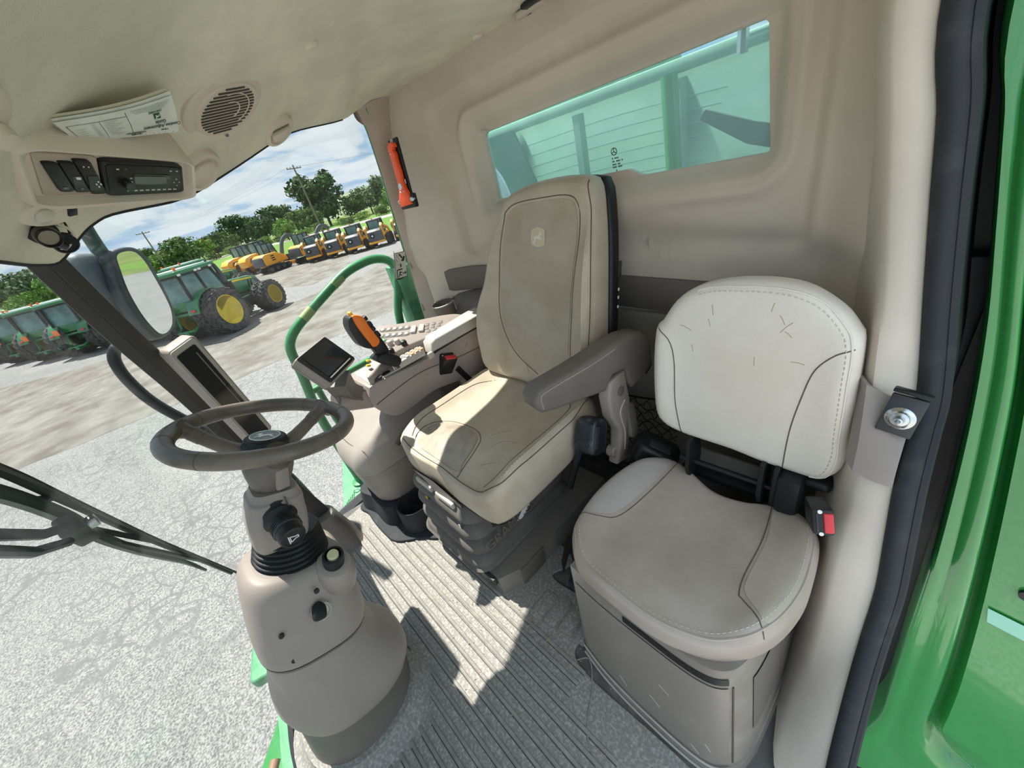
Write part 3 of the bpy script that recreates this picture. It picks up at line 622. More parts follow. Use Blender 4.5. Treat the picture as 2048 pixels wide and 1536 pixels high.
# folding hinge under the backrest
hg = obj('folding_hinge', rbox(.30, .03, .02, .004, at=Matrix.Translation((.26, -.865, .44))), 'black', bs)
for x0 in (.375, .195, .165):
    obj('hinge_plate', T(prism([(-.035, -.09), (.03, -.09), (.04, .0), (.02, .07), (-.02, .07), (-.045, .0)], .012, .003), frame((x0, -.84, .50), (0, 1, 0), (-1, 0, 0))), 'black', hg)
obj('hinge_rod', tube([(.40, -.835, .505), (.165, -.835, .505)], .008, 10), 'black', hg)
obj('hinge_bolt', T(lathe([(.013, 0), (.013, .006), (.008, .012)], 16), frame((.158, -.835, .49), (0, 1, 0), (-1, 0, 0))), 'steel', hg)
obj('hinge_cover', T(prism([(-.05, -.09), (.05, -.09), (.06, .0), (.03, .07), (-.03, .06), (-.06, .0)], .05, .012), frame((.155, -.85, .49), (0, 1, 0), (-1, 0, 0))), 'black', hg)
obj('back_plate', T(rbox(.20, .012, .10, .003), Matrix.Translation((.29, -.90, .45))), 'plastd', hg)
obj('release_handle', T(rbox(.075, .05, .028, .012, 3), Matrix.Translation((.095, -.87, .545))), 'black', hg)

bl = thing('belt_anchor', 'black moulded belt anchor beside the passenger backrest', 'anchor', (.50, -.87, .36))
fa = frame((.505, -.88, .445), (.3, -.9, 0), (-.5, .5, .6))
ab = obj('anchor_body', T(prism(rrect(.10, .14, .03), .08, .016, 3, z0=-.05), fa), 'black', bl)
obj('anchor_slot', T(rbox(.035, .07, .006, .003), fa @ Matrix.Translation((-.01, .0, .0305))), 'dkgrey', ab)
obj('anchor_base', loft([[(.50+.05*c, -.84+.05*s, .33) for c, s in ellipse(0, 0, 1, 1, 16)], [(.505+.035*c, -.855+.035*s, .42) for c, s in ellipse(0, 0, 1, 1, 16)]]), 'dkgrey', bl)

def buckle(name, label, F, sc=1):
    t = thing(name, label, 'seat belt buckle', F.translation)
    b = obj('body', T(rbox(.066*sc, .045*sc, .09*sc, .006, at=Matrix.Translation((0, 0, -.045*sc))), F), 'black', t)
    obj('release_button', T(rbox(.050*sc, .020*sc, .012*sc, .003), F @ Matrix.Translation((0, -.010*sc, -.001))), 'red', b)
    obj('tongue_slot', T(rbox(.050*sc, .006*sc, .004, .001), F @ Matrix.Translation((0, .012*sc, -.0005))), 'radio', b)
    for sx in (-1, 1): obj('rivet', T(lathe([(.0045, 0), (.004, .0015), (.001, .002)], 12), F @ Matrix.Translation((sx*.028*sc, .006*sc, 0))), 'steel', b)
    return t
FBk = frame((.046, -.70, .618), (-.02, -.20, .98), (.35, .86, .42))
t = buckle('seat_belt_buckle', 'black buckle with bright red button standing by the door sill', frame((.046, -.690, .607), (.25, -.35, .90), (-.30, .80, .45)), .82)
obj('stalk', tube(spline([(.060, -.745, .565), (.068, -.79, .50), (.072, -.82, .42)], 10), .012, 8), 'black', t)
t = buckle('seat_belt_buckle', 'black buckle with dull red button between driver cushion and control console', frame((1.374, -.735, .712), (0, -.93, -.36), (-.42, .25, .86)), 1.05)
obj('stalk', tube(spline([(1.395, -.765, .63), (1.40, -.80, .56), (1.38, -.82, .52)], 8), .014, 8), 'black', t)

# ================================================================== STEERING COLUMN AND WHEEL
colm = thing('steering_column', 'grey brown steering column with rubber boot rising from the mat', 'steering column', (.95, .19, 0))
def ring_at(c, rx, ry, tilt=0, n=40, p=2.3):
    o = []
    for a, b in ellipse(0, 0, rx, ry, n, p): o.append((c[0]+a, c[1]+b*math.cos(tilt), c[2]+b*math.sin(tilt)))
    return o
def tower(name, rows, m, par, p=2.3, steps=6, ang=50):
    A = np.array([(*c, rx, ry, t) for c, rx, ry, t in rows]); Q = spline(A, (len(A)-1)*steps+1)
    return obj(name, loft([ring_at(q[:3], q[3], q[4], q[5], p=p) for q in Q]), m, par, ang=ang)
tower('floor_boot', [((.95, .19, .0), .235, .225, 0), ((.95, .19, .012), .20, .20, 0), ((.95, .19, .04), .178, .180, 0), ((.95, .19, .06), .172, .175, 0)], 'rubmat', colm)
tower('base_shroud', [((.95, .19, .0), .165, .168, 0), ((.953, .19, .05), .160, .163, .03), ((.957, .187, .10), .154, .156, .12), ((.96, .183, .165), .150, .148, .25)], 'plastd', colm)
lc = tower('lower_cover', [((.963, .180, .158), .152, .150, .25), ((.965, .172, .18), .160, .168, .28), ((.968, .164, .225), .160, .182, .32), ((.97, .166, .28), .150, .160, .32), ((.972, .167, .34), .138, .137, .33), ((.972, .162, .42), .126, .123, .34), ((.972, .150, .46), .118, .116, .34)], 'plast', colm, p=2.5)
uc = tower('upper_cover', [((.972, .160, .425), .134, .130, .34), ((.972, .152, .45), .134, .132, .34), ((.972, .140, .50), .130, .130, .34), ((.972, .125, .56), .122, .124, .36), ((.972, .110, .615), .112, .116, .38), ((.972, .103, .640), .098, .103, .38), ((.972, .101, .648), .080, .082, .38)], 'plast', colm, p=2.9)
obj('seam_gasket', loft([ring_at((.972, .161, .421), .1335, .1295, .34, p=2.9), ring_at((.972, .163, .413), .1315, .128, .34, p=2.9)]), 'plastd', colm)
# lighter boss and socket
bz = np.array([-.42, -.22, .88]); bz /= np.linalg.norm(bz); bp = np.array([.868, .036, .612])
boss = obj('socket_boss', loft([[tuple(bp+bz*h+np.array(v)) for v in [(r_*math.cos(a), r_*math.sin(a), -r_*(math.cos(a)*bz[0]+math.sin(a)*bz[1])/bz[2]) for a in np.linspace(0, 2*math.pi, 25)[:-1]]] for h, r_ in ((-.13, .03), (-.09, .045), (-.05, .048), (-.015, .045), (.008, .036), (.012, .028))]), 'plast', colm)
FL = frame(bp+bz*.010, (1, 0, .4), bz)
ls = obj('lighter_socket', T(lathe([(.024, 0), (.025, .02), (.024, .034), (.019, .036), (.018, .022), (0.001, .022)], 28), FL), 'black', boss)
obj('lighter_knob', T(lathe([(.0135, .02), (.0135, .036), (.012, .040), (.001, .0405)], 24), FL), mat('cream knob', (206, 198, 160), .45), ls)
# screw holes and slots
for p_ in ((.843, .095, .600), (.848, .200, .555), (.846, .215, .470)):
    obj('screw_recess', T(lathe([(.006, -.004), (.006, .0012), (.0045, .0014), (.001, .0010)], 14), frame(p_, (0, 1, .3), (-1, .15, .1))), 'black', uc)
obj('vent_slot', T(rbox(.022, .004, .003, .001), frame((.800, .010, .245), (0, .1, 1), (-1, -.6, 0))), 'black', lc)
# key switch
FK = frame((.838, .112, .545), (0, 1, .3), (-1, -.12, .25))
ks = obj('key_switch', T(lathe([(.022, -.01), (.022, .003), (.018, .006), (.016, .002), (.008, .001), (.001, .001)], 26), FK), 'plastl', colm)
obj('key_blade', T(rbox(.004, .009, .022, .001), FK @ Matrix.Translation((0, 0, .010))), 'steel', ks)
kh = obj('key_head', T(prism(spline([(-.012, 0), (.012, 0), (.017, -.016), (.013, -.036), (-.004, -.040), (-.015, -.024)], 30, True), .010, .003, 2, z0=-.005), frame((.812, .120, .552), (.35, .93, .0), (-.3, .25, .9))), 'black', ks)
# rubber boot of the tilting head
rg = []
for i in range(57):
    u = i/56; c = np.array([.972, .104-.030*u, .630+.085*u]); r_ = .086-.018*u+.004*math.sin(u*7*2*math.pi)
    rg.append(ring_at(c, r_, r_, .36, p=2.0))
obj('tilt_boot', loft(rg), 'black', colm, ang=80)
hd = tower('column_head', [((.972, .104, .682), .034, .034, .36), ((.972, .098, .698), .052, .050, .36), ((.972, .090, .722), .064, .060, .38), ((.972, .074, .765), .066, .062, .38), ((.972, .060, .800), .062, .058, .38), ((.972, .053, .817), .060, .056, .38), ((.972, .050, .824), .054, .050, .38), ((.972, .044, .838), .048, .045, .38)], 'plast', colm, p=4.0)
obj('head_seam', tube([(.972-.071*math.cos(a)*0-.0005, 0, 0) for a in (0, 1)], .001, 4) if False else tube(spline([(.915, .036, .826), (.903, .042, .800), (.900, .052, .77), (.906, .068, .735)], 12), .0018, 6), 'seam', hd)
# multi function knob
kx = np.array([-.955, -.28, -.10]); kx /= np.linalg.norm(kx); FKn = frame((.925, .068, .788), (0, -1, .2), kx)
kb = obj('control_stalk', T(lathe([(.040, -.02), (.041, .004), (.034, .010), (.032, .016), (.036, .018), (.030, .024), (.024, .030), (.022, .046)], 32), FKn), 'black', colm)
obj('knob_ring', T(lathe([(.027, .040), (.029, .044), (.030, .060), (.029, .066)]+[(.027, .067)], 36), FKn), 'dkgrey', kb)
gs = [T(rbox(.0018, .0022, .018, 0), FKn @ Matrix.Rotation(a, 4, 'Z') @ Matrix.Translation((.0300, 0, .052))) for a in np.linspace(0, 2*math.pi, 49)[:-1]]
o = obj('knob_ridges', join(*gs), 'black', kb); o['kind'] = 'stuff'
hb = obj('horn_button', T(lathe([(.0265, .066), (.0275, .070), (.0275, .088), (.025, .094), (.020, .095), (.0195, .0935), (.001, .0945)], 32), FKn), 'black', kb)
hs = [(-.010, .0028, .0004), (-.010, -.0028, .0004), (-.004, -.0028, .0004), (.006, -.0075, .0004), (.006, .0075, .0004), (-.004, .0028, .0004)]
obj('horn_symbol', T(join(*[tube([hs[i], hs[(i+1) % 6]], .0011, 5) for i in range(6)], tube([(.009, .010, .0004), (.009, -.010, .0004)], .0012, 5)), FKn @ Matrix.Translation((0, 0, .0945)) @ Matrix.Rotation(R(160), 4, 'Z')), 'white', hb)

sw_ = thing('steering_wheel', 'dark leather steering wheel with two visible spokes and round black hub cap', 'steering wheel', (.97, -.009, .976))
tw = .389; FW = frame((.97, -.009, .976), (1, 0, 0), (0, -math.sin(tw), math.cos(tw)))
rim_ = [(.173*math.cos(a), .173*math.sin(a), 0) for a in np.linspace(0, 2*math.pi, 97)[:-1]]
RM = T(tube(rim_, .0175, 16, closed=True), FW); rm = obj('rim', RM, 'wheel', sw_, ang=180)
for a in (40, 85, 135, 215, 270, 315):
    c = np.array([.173*math.cos(R(a)), .173*math.sin(R(a)), 0]); t = np.array([-math.sin(R(a)), math.cos(R(a)), 0])
    obj('grip_seam', T(tube([c-t*.001, c+t*.001], .0179, 16), FW), 'seam', rm)
gs = []
for a in np.arange(70, 290, 2.2):
    c0, s0 = math.cos(R(a)), math.sin(R(a)); rr_i = .173-.0165
    gs.append(T(tube([((rr_i-.001)*math.cos(R(a-.5)), (rr_i-.001)*math.sin(R(a-.5)), -.007), ((rr_i-.0015)*math.cos(R(a+.6)), (rr_i-.0015)*math.sin(R(a+.6)), .004)], .0012, 4), FW))
o = obj('rim_lacing', join(*gs), 'seam', rm); o['kind'] = 'stuff'
for a in (57, 177, 297):
    c, s = math.cos(R(a)), math.sin(R(a)); P = spline([(.030*c, .030*s, -.060), (.07*c, .07*s, -.052), (.115*c, .115*s, -.030), (.150*c, .150*s, -.010), (.170*c, .170*s, -.002)], 20)
    w_ = np.interp(np.linspace(0, 1, 20), [0, .5, .75, .9, 1], [.019, .0165, .0165, .021, .03])
    sp = obj('spoke', T(tube(P, w_*.92, 12, flat=1), FW @ Matrix.Identity(4)), 'wheel', sw_, ang=180)
    obj('spoke_sleeve', T(tube(P[11:15], w_[11:15]*.92+.0012, 12), FW), 'wheel', sp)
hbm = obj('hub', T(lathe([(.034, -.150), (.040, -.140), (.048, -.115), (.052, -.095), (.050, -.072), (.042, -.060)], 36), FW), 'plastd', sw_)
obj('hub_clip', T(rbox(.03, .012, .05, .004), FW @ Matrix.Rotation(R(200), 4, 'Z') @ Matrix.Translation((.047, 0, -.115)) @ Matrix.Rotation(R(90), 4, 'Z')), 'plast', hbm)
hc = obj('hub_cap', T(lathe([(.044, -.064), (.047, -.060), (.047, -.036), (.045, -.032), (.042, -.024), (.038, -.021), (.001, -.020)], 40), FW), 'black', sw_)
gs = [T(rbox(.003, .004, .024, .001), FW @ Matrix.Rotation(a, 4, 'Z') @ Matrix.Translation((.0472, 0, -.048))) for a in np.linspace(0, 2*math.pi, 31)[:-1]]
o = obj('cap_ridges', join(*gs), 'radio', hc); o['kind'] = 'stuff'
obj('cap_badge', T(lathe([(.030, -.0205), (.030, -.0192), (.001, -.0190)], 40), FW), mat('slate badge', (74, 86, 96), .3), hc)
obj('badge_ring', T(tube([(.030*math.cos(a), .030*math.sin(a), -.0190) for a in np.linspace(0, 2*math.pi, 49)[:-1]], .0013, 6, closed=True), FW), 'white', hc)
obj('badge_deer', T(deer(.040, .001), FW @ Matrix.Translation((0, 0, -.0190)) @ Matrix.Rotation(R(-105), 4, 'Z') @ Matrix.Scale(-1, 4, (1, 0, 0))), 'white', hc)

# ================================================================== CONSOLE
con = thing('control_console', 'grey arm console with orange joystick, keypads and long pale arm pad', 'console', (1.55, -.65, .5))
sp_ = spline([(-.374, .752), (-.366, .735), (-.357, .706), (-.368, .655), (-.395, .610), (-.437, .578), (-.52, .580), (-.62, .590), (-.72, .572), (-.84, .545), (-1.0, .52)], 40)
side = [(y, z) for y, z in sp_]+[(-1.03, .56), (-1.03, .765), (-.70, .745), (-.66, .740), (-.60, .742), (-.40, .758)]
FC = Matrix([[0, 0, -1, 1.62], [1, 0, 0, 0], [0, 1, 0, 0], [0, 0, 0, 1]])
CB = T(prism(side, .222, .010, 2), FC); cb = obj('body', CB, 'plast', con, ang=30)
obj('body_seam', tube(spline([(1.3965, -.372, .675), (1.3965, -.50, .695), (1.3965, -.62, .70), (1.3965, -.80, .672), (1.3965, -.98, .66)], 20), .0018, 6), 'seam', cb)
obj('side_scratch', tube([(1.3968, -.84, .70), (1.3968, -.86, .715)], .0009, 4), 'plastd', cb)
# arm pad
pad = T(prism([(-.672, .0), (-.685, .040), (-.71, .052), (-1.02, .058), (-1.03, .0)], .115, .012, 3), Matrix([[0, 0, -1, 1.508], [1, 0, 0, 0], [0, 1, 0, .752], [0, 0, 0, 1]]))
obj('arm_pad', pad, 'plastl', con, ang=50)
obj('pad_gap', tube([(1.392, -.68, .752), (1.392, -.85, .756), (1.392, -1.02, .758)], .0028, 6), 'black', con)
obj('pad_hinge', T(rbox(.02, .035, .03, .008), Matrix.Translation((1.402, -.668, .745))), 'plastl', con)
# deck where the joystick sits, and the wing with the key beds
deck = obj('deck', prism([(1.41, -.385), (1.60, -.40), (1.62, -.62), (1.43, -.655), (1.41, -.62)], .008, .003, z0=.752), 'plastl', con)
SHR = Matrix(((1, 0, 0, 0), (0, 1, 0, 0), (.22, 0, 1, -.22*1.42), (0, 0, 0, 1)))
def shobj(name, g, m, par): return obj(name, T(g, SHR), m, par)
wing_o = spline([(1.405, -.400), (1.441, -.400), (1.567, -.498), (1.72, -.612), (1.715, -.655), (1.668, -.708), (1.610, -.808), (1.565, -.885), (1.52, -.93), (1.46, -.935), (1.445, -.80), (1.462, -.70), (1.475, -.60), (1.46, -.50)], 80, True)
wing = shobj('wing', prism(wing_o, .050, .007, 2, z0=.742), 'plast', con)
WZ = .793
obj('wing_support', prism([(1.46, -.46), (1.60, -.56), (1.66, -.66), (1.58, -.82), (1.46, -.90)], .10, .01, 2, z0=.68), 'plast', con)
def slot(name, a, b, r_, z, m, par, h=.002, sh=False):
    a, b = np.array(a), np.array(b); d = (b-a)/np.linalg.norm(b-a); ang0 = math.atan2(d[1], d[0]); o_ = []
    for k in range(9): t_ = ang0-math.pi/2+math.pi*k/8; o_.append(b+r_*np.array([math.cos(t_), math.sin(t_)]))
    for k in range(9): t_ = ang0+math.pi/2+math.pi*k/8; o_.append(a+r_*np.array([math.cos(t_), math.sin(t_)]))
    g = prism(o_, h, 0, z0=z); return obj(name, T(g, SHR) if sh else g, m, par)
slot('gate_slot', (1.425, -.405), (1.43, -.475), .013, .7598, 'black', deck); slot('gate_slot', (1.417, -.545), (1.420, -.60), .008, .7598, 'black', deck)
slot('label_window', (1.412, -.615), (1.414, -.645), .006, .7598, 'white', deck)
rows = [((1.675, -.618), (1.603, -.701), 5), ((1.633, -.585), (1.559, -.669), 5), ((1.592, -.571), (1.562, -.588), 2)]
for a, b, k in rows:
    slot('key_bed', a, b, .0165, WZ-.0012, M.setdefault('keybed', mat('dark key bed', (88, 85, 82), .5)), wing, .0018, True)
    for i in range(k):
        p = np.array(a)+(np.array(b)-np.array(a))*i/(k-1)
        shobj('key', T(lathe([(.0098, 0), (.0098, .003), (.0075, .005), (.001, .0055)], 14), (p[0], p[1], WZ+.0004)), 'btng' if (k == 2 and i == 0) else 'btn', wing)
ra = math.atan2(-.083, -.072)
for p in ((1.566, -.712), (1.546, -.742)): shobj('rocker_pad', T(rbox(.024, .060, .012, .005), Matrix.Translation((p[0]-.008, p[1]+.004, WZ+.004)) @ Matrix.Rotation(ra, 4, 'Z')), 'plastl', wing)
for p in ((1.528, -.757), (1.516, -.782), (1.504, -.806), (1.550, -.776), (1.536, -.802), (1.520, -.830), (1.500, -.745), (1.488, -.772)): shobj('soft_key', T(rbox(.018, .022, .003, .001), Matrix.Translation((p[0], p[1], WZ)) @ Matrix.Rotation(ra, 4, 'Z')), 'keypad', wing)
for p, m_ in (((1.538, -.573), 'plastl'), ((1.523, -.600), 'plastl'), ((1.488, -.612), 'black'), ((1.479, -.543), 'black')): shobj('dial', T(lathe([(.013, 0), (.013, .012), (.0115, .020), (.009, .022), (.001, .023)], 18), (p[0], p[1], WZ-.002)), m_, wing)
strip = obj('button_strip', prism([(1.408, -.525), (1.462, -.530), (1.462, -.665), (1.408, -.650)], .030, .005, 2, z0=.752), 'plastl', con)
for i in range(5):
    for j in range(3):
        if j == 2 and i < 1: continue
        obj('small_button', T(rbox(.013, .019, .006, .003), Matrix.Translation((1.450-.016*j, -.545-.0235*i-.003*j, .784)) @ Matrix.Rotation(R(6), 4, 'Z')), 'btno' if (i > 1 and j > 0) else 'btn', strip)
for i, (x, y) in enumerate(((1.500, -.450), (1.452, -.428))):
    yl = obj('pilot_lever', T(prism([(-.016, 0), (.016, 0), (.018, .016), (.0, .030), (-.014, .026)], .014, .004), frame((x+.007, y-.006, .785), (.2, 1, 0), (-1, .2, 0))), 'black', con)
    obj('lever_cap', T(rbox(.016, .016, .009, .003), Matrix.Translation((x, y+.004, .814)) @ Matrix.Rotation(R(20), 4, 'X')), 'yellow', yl)
obj('front_switch', T(prism([(-.024, 0), (.018, 0), (.010, .024), (-.010, .028)], .022, .004), frame((1.428, -.420, .768), (.1, 1, 0), (-1, .1, 0))), 'black', con)
# joystick
def yz(pts): return [(-y, z) for y, z in pts]       # drawn on the plane facing the door
FJ = Matrix([[0, 0, -1, 1.42], [-1, 0, 0, 0], [0, 1, 0, 0], [0, 0, 0, 1]])
orange = [(-.428, 1.026), (-.447, 1.024), (-.465, 1.008), (-.470, .981), (-.478, .943), (-.486, .910), (-.481, .896), (-.465, .889), (-.452, .893), (-.447, .909), (-.436, .951), (-.428, .992)]
jb = obj('joystick_boot', T(prism(spline(yz([(-.445, .845), (-.472, .852), (-.504, .838), (-.533, .808), (-.530, .786), (-.506, .778), (-.466, .808), (-.444, .832)]), 40, True), .07, .022, 3, z0=-.035), FJ), 'black', con)
obj('joystick_shaft', T(prism(yz([(-.494, .79), (-.515, .78), (-.517, .745), (-.500, .745)]), .014, .003, z0=-.007), FJ), 'steel', jb)
obj('joystick_neck', T(prism(spline(yz([(-.450, .895), (-.492, .915), (-.506, .88), (-.508, .845), (-.49, .826), (-.462, .850), (-.455, .872)]), 40, True), .044, .014, 3, z0=-.022), FJ), 'black', jb)
og = obj('joystick_grip', T(prism(spline(yz(orange), 48, True), .056, .018, 4, z0=-.024), FJ), 'orange', jb)
obj('palm_rest', T(prism(spline(yz([(-.416, 1.022), (-.434, 1.024), (-.434, .992), (-.442, .951), (-.454, .909), (-.462, .886), (-.436, .893), (-.414, .918), (-.405, .964), (-.404, .997)]), 48, True), .060, .02, 4, z0=-.032), FJ), 'black', jb)
obj('top_button', T(rbox(.022, .012, .026, .003), Matrix.Translation((1.42, -.436, 1.026)) @ Matrix.Rotation(R(-10), 4, 'X')), 'yellow', og)
for (y, z), ln in (((-.474, .998), .018), ((-.482, .972), .022), ((-.486, .952), .018), ((-.494, .925), .026)):
    obj('thumb_switch', T(rbox(.026, .016, ln, .004), Matrix.Translation((1.412, y, z)) @ Matrix.Rotation(R(-14), 4, 'X')), 'black', og)

# display on its arm
mon = thing('touch_display', 'grey tilted touchscreen display on a curved arm in front of the joystick', 'display', (1.42, -.30, .75))
q = [np.array(p) for p in ((1.349, -.189, .987), (1.459, -.331, .986), (1.400, -.378, .882), (1.285, -.238, .875))]   # left, top, right, bottom corners as seen
c = sum(q)/4; xa = (q[1]-q[0]+q[2]-q[3])/2; ya = (q[0]-q[3]+q[1]-q[2])/2; na = np.cross(xa, ya); FM = frame(c, xa, na)
wx, wy = np.linalg.norm(xa), np.linalg.norm(ya)
hs_ = obj('housing', T(prism(rrect(wx*1.0, wy*1.0, .008), .042, .006, 3, z0=-.042), FM), 'plast', mon)
obj('bezel', T(prism(rrect(wx*.96, wy*.94, .006), .002, 0, z0=-.001), FM), 'black', hs_)
obj('screen', T(prism(rrect(wx*.76, wy*.72, .002), .0015, 0, z0=.0008), FM @ Matrix.Translation((.0, .005, 0))), 'screen', hs_)
obj('bezel_chamfer', T(rbox(wx*.76, .004, .0015, 0), FM @ Matrix.Translation((0, -wy*.385, .0022))), 'plastl', hs_)
obj('housing_seam', T(rbox(wx*1.002, wy*1.002, .0016, 0), FM @ Matrix.Translation((0, 0, -.030))), 'plastd', hs_)
PA = spline([(1.395, -.285, .845), (1.412, -.292, .805), (1.43, -.305, .765), (1.445, -.335, .728)], 14)
obj('neck', tube(PA, np.linspace(.052, .040, 14), 4), 'plastd', mon, ang=30)
PA = spline([(1.425, -.250, .752), (1.445, -.31, .722), (1.46, -.38, .690), (1.48, -.47, .655), (1.50, -.56, .64)], 20)
obj('arm', tube(PA, np.linspace(.036, .055, 20), 14), 'plast', mon)
obj('arm_top', tube(PA[:12]+np.array([-.002, 0, .017]), np.linspace(.026, .034, 12), 10), 'plastd', mon)

# storage pod and cup tray
pod = thing('storage_pod', 'grey storage pod with hinged lid standing under the console by the side glass', 'storage box', (1.68, -.45, 0))
rg = []
for z, x0, x1, y0, y1, r_ in ((.125, 1.515, 1.85, -.245, -.75, .11), (.14, 1.505, 1.86, -.238, -.75, .11), (.22, 1.50, 1.86, -.225, -.75, .11), (.325, 1.495, 1.86, -.212, -.75, .11)):
    rg.append([(a+(x0+x1)/2, b+(y0+y1)/2, z) for a, b in rrect(x1-x0, y0-y1, r_, 8)])
pb = obj('body', loft(rg), 'plast', pod)
rg = []
for z, x0, x1, y0, y1, r_ in ((.330, 1.490, 1.862, -.207, -.75, .11), (.36, 1.492, 1.86, -.204, -.75, .10), (.41, 1.50, 1.855, -.215, -.75, .085), (.445, 1.515, 1.85, -.245, -.75, .07), (.47, 1.53, 1.845, -.30, -.75, .05), (.56, 1.56, 1.84, -.46, -.75, .04), (.575, 1.57, 1.83, -.50, -.74, .03)):
    rg.append([(a+(x0+x1)/2, b+(y0+y1)/2, z) for a, b in rrect(x1-x0, y0-y1, r_, 8)])
pl_ = obj('lid', loft(rg), mat('pod lid', (156, 147, 138), .42, bump=.1, bs=700, var=.03), pod)
obj('lid_seam', tube(spline([(1.525, -.268, .447), (1.68, -.252, .449), (1.84, -.262, .447)], 12), .002, 6), 'seam', pl_)
obj('hinge_pin', tube([(1.505, -.40, .40), (1.512, -.455, .43)], .014, 10), 'plastd', pl_)
tray = thing('cup_tray', 'black rubber double cup tray on the mat beside the seat bellows', 'cup holder', (1.42, -.36, 0))
tb = [(1.83, -.215), (1.70, -.175), (1.52, -.168), (1.42, -.185), (1.33, -.27), (1.25, -.34), (1.27, -.50), (1.83, -.72)]
obj('tray_base', prism(spline(tb, 60, True), .022, .01, 2), 'blackr', tray)
obj('tray_step', loft([[(x, y, z) for x, y in spline([(1.82-i*.5, -.225-i), (1.66, -.205-i), (1.52+i*.5, -.215-i), (1.50, -.32), (1.50, -.60), (1.82, -.70)], 40, True)] for z, i in ((.02, 0), (.09, .012), (.125, .02))]), 'blackr', tray)
cupo = spline([(1.515, -.335), (1.48, -.268), (1.41, -.255), (1.36, -.285), (1.345, -.335), (1.325, -.375), (1.29, -.375), (1.262, -.41), (1.262, -.465), (1.30, -.50), (1.36, -.49), (1.40, -.455), (1.44, -.44), (1.50, -.41)], 60, True)
cc = cupo.mean(0); rg = []
for s, z in ((1.06, .015), (1.03, .09), (1.02, .132), (1.0, .140), (.96, .140), (.93, .132), (.84, .04), (.80, .03), (.1, .03)): rg.append([(*(cc+(p-cc)*s), z) for p in cupo])
obj('cup_well', loft(rg), 'blackr', tray, ang=60)
ch_ = thing('cup_holder', 'grey open ring cup holder at the foot of the rear corner pillar', 'cup holder', (1.70, -.99, .72))
FCu = frame((1.735, -1.01, .715), (1, 0, 0), (-.10, .10, 1))
prf = [(.046, 0), (.056, .10), (.060, .112), (.063, .112), (.060, .098), (.050, -.004)]
V_ = []; n_ = 40
rg = []
for r_, z in prf:
    rg.append([tuple(FCu @ Vector((r_*math.cos(a), r_*math.sin(a), z))) for a in np.linspace(R(-100), R(215), n_)])
obj('cup_wall', loft(rg+[rg[0]], closed=False), 'plastd', ch_)
obj('cup_floor', T(lathe([(.047, -.004), (.047, .002), (.001, .002)], 30), FCu), 'plastd', ch_)
obj('cup_rim', tube([tuple(FCu @ Vector((.0615*math.cos(a), .0615*math.sin(a), .112))) for a in np.linspace(R(-100), R(215), n_)]+[tuple(FCu @ Vector((.058*math.cos(R(215)), .058*math.sin(R(215)), z))) for z in (.08, .04, 0)], .004, 8), 'plastl', ch_)
obj('cup_bracket', rbox(.10, .10, .10, .015, at=Matrix.Translation((1.79, -1.06, .735))), 'plastd', ch_)
ss = thing('rear_side_shelf', 'dark grey side shelf between the rear pillar and driver backrest', 'shelf', (1.65, -1.10, 0))
obj('shelf_body', loft([[(1.45, y, z), (1.60, y+.01, z+.006), (1.83, y+.04, z+.012)] for y, z in ((-1.02, .0), (-1.02, .70), (-1.04, .745), (-1.08, .80), (-1.12, .835), (-1.17, .845))], closed=False), 'plastd', ss)
obj('shelf_seam', tube(spline([(1.585, -1.02, .62), (1.585, -1.022, .71), (1.585, -1.045, .76), (1.585, -1.115, .842)], 14), .0022, 6), 'seam', ss)

# ================================================================== OVERHEAD
def on_ceiling(x, y, xdir=(1, 0, 0), off=0.0):
    p, n = hl(x, y); return frame(p+n*off, xdir, n)
spk = thing('speaker_grille', 'round slotted speaker grille set in the headliner', 'speaker', (1.113, -.285, 1.593))
n_ = Vector((-.334, -.376, -.865)); FS = frame(Vector((1.113, -.290, 1.592))-n_*.004, (.5, -.846, .175), n_)
def ell(g, sy=.76): return T(g, Matrix.Diagonal((1, sy, 1, 1)))
sf = obj('grille_flange', T(ell(lathe([(.108, -.03), (.108, -.002), (.105, .001), (.088, .003), (.086, .006), (.001, .006)], 48)), FS), mat('beige grille', (206, 193, 178), .6, spec=.3), spk)
for k in range(15):
    v = -.072+k*.0103; L_ = math.sqrt(max(0, .079**2-v*v))
    if L_ < .015: continue
    obj('slot', T(ell(prism(rrect(2*L_-.01, .0048, .0023, 3), .0016, 0, z0=.0056)), FS @ Matrix.Translation((0, v*.76, 0)) @ Matrix.Rotation(0, 4, 'Z')), mat('grille slot', (66, 60, 52), .9) if k == 0 else bpy.data.materials['grille slot'], sf)
for r_ in (.030, .058): obj('grille_web', T(ell(tube([(r_*math.cos(a), r_*math.sin(a), .0068) for a in np.linspace(-.9, 1.9, 24)], .0018, 5)), FS), sf.data.materials[0], sf)
obj('grille_screw', T(lathe([(.004, .006), (.003, .0085), (.001, .0088)], 12), FS @ Matrix.Translation((.02, -.072, 0))), 'plastd', sf)
def round_vent(x, y, label, xd, a):
    F = on_ceiling(x, y, xd, .003); t = thing('round_air_vent', label, 'air vent', F.translation)
    v = obj('vent_ring', T(lathe([(.052, -.02), (.052, .003), (.048, .009), (.040, .011), (.037, .005), (.001, .004)], 36), F), spk.children[0].data.materials[0], t)
    obj('vent_flap', T(prism([(-.034, -.006), (.034, -.006), (.026, .02), (.008, .026), (-.008, .026), (-.026, .02)], .010, .003, z0=.003), F @ Matrix.Rotation(a, 4, 'Z')), spk.children[0].data.materials[0], v)
    obj('flap_gap', T(rbox(.064, .005, .002, .001), F @ Matrix.Rotation(a, 4, 'Z') @ Matrix.Translation((0, -.011, .0055))), 'plastd', v)
    return t
round_vent(1.360, -.452, 'small round air vent at the headliner edge nearest the rear pillar', (.5, -.85, .1), R(200))
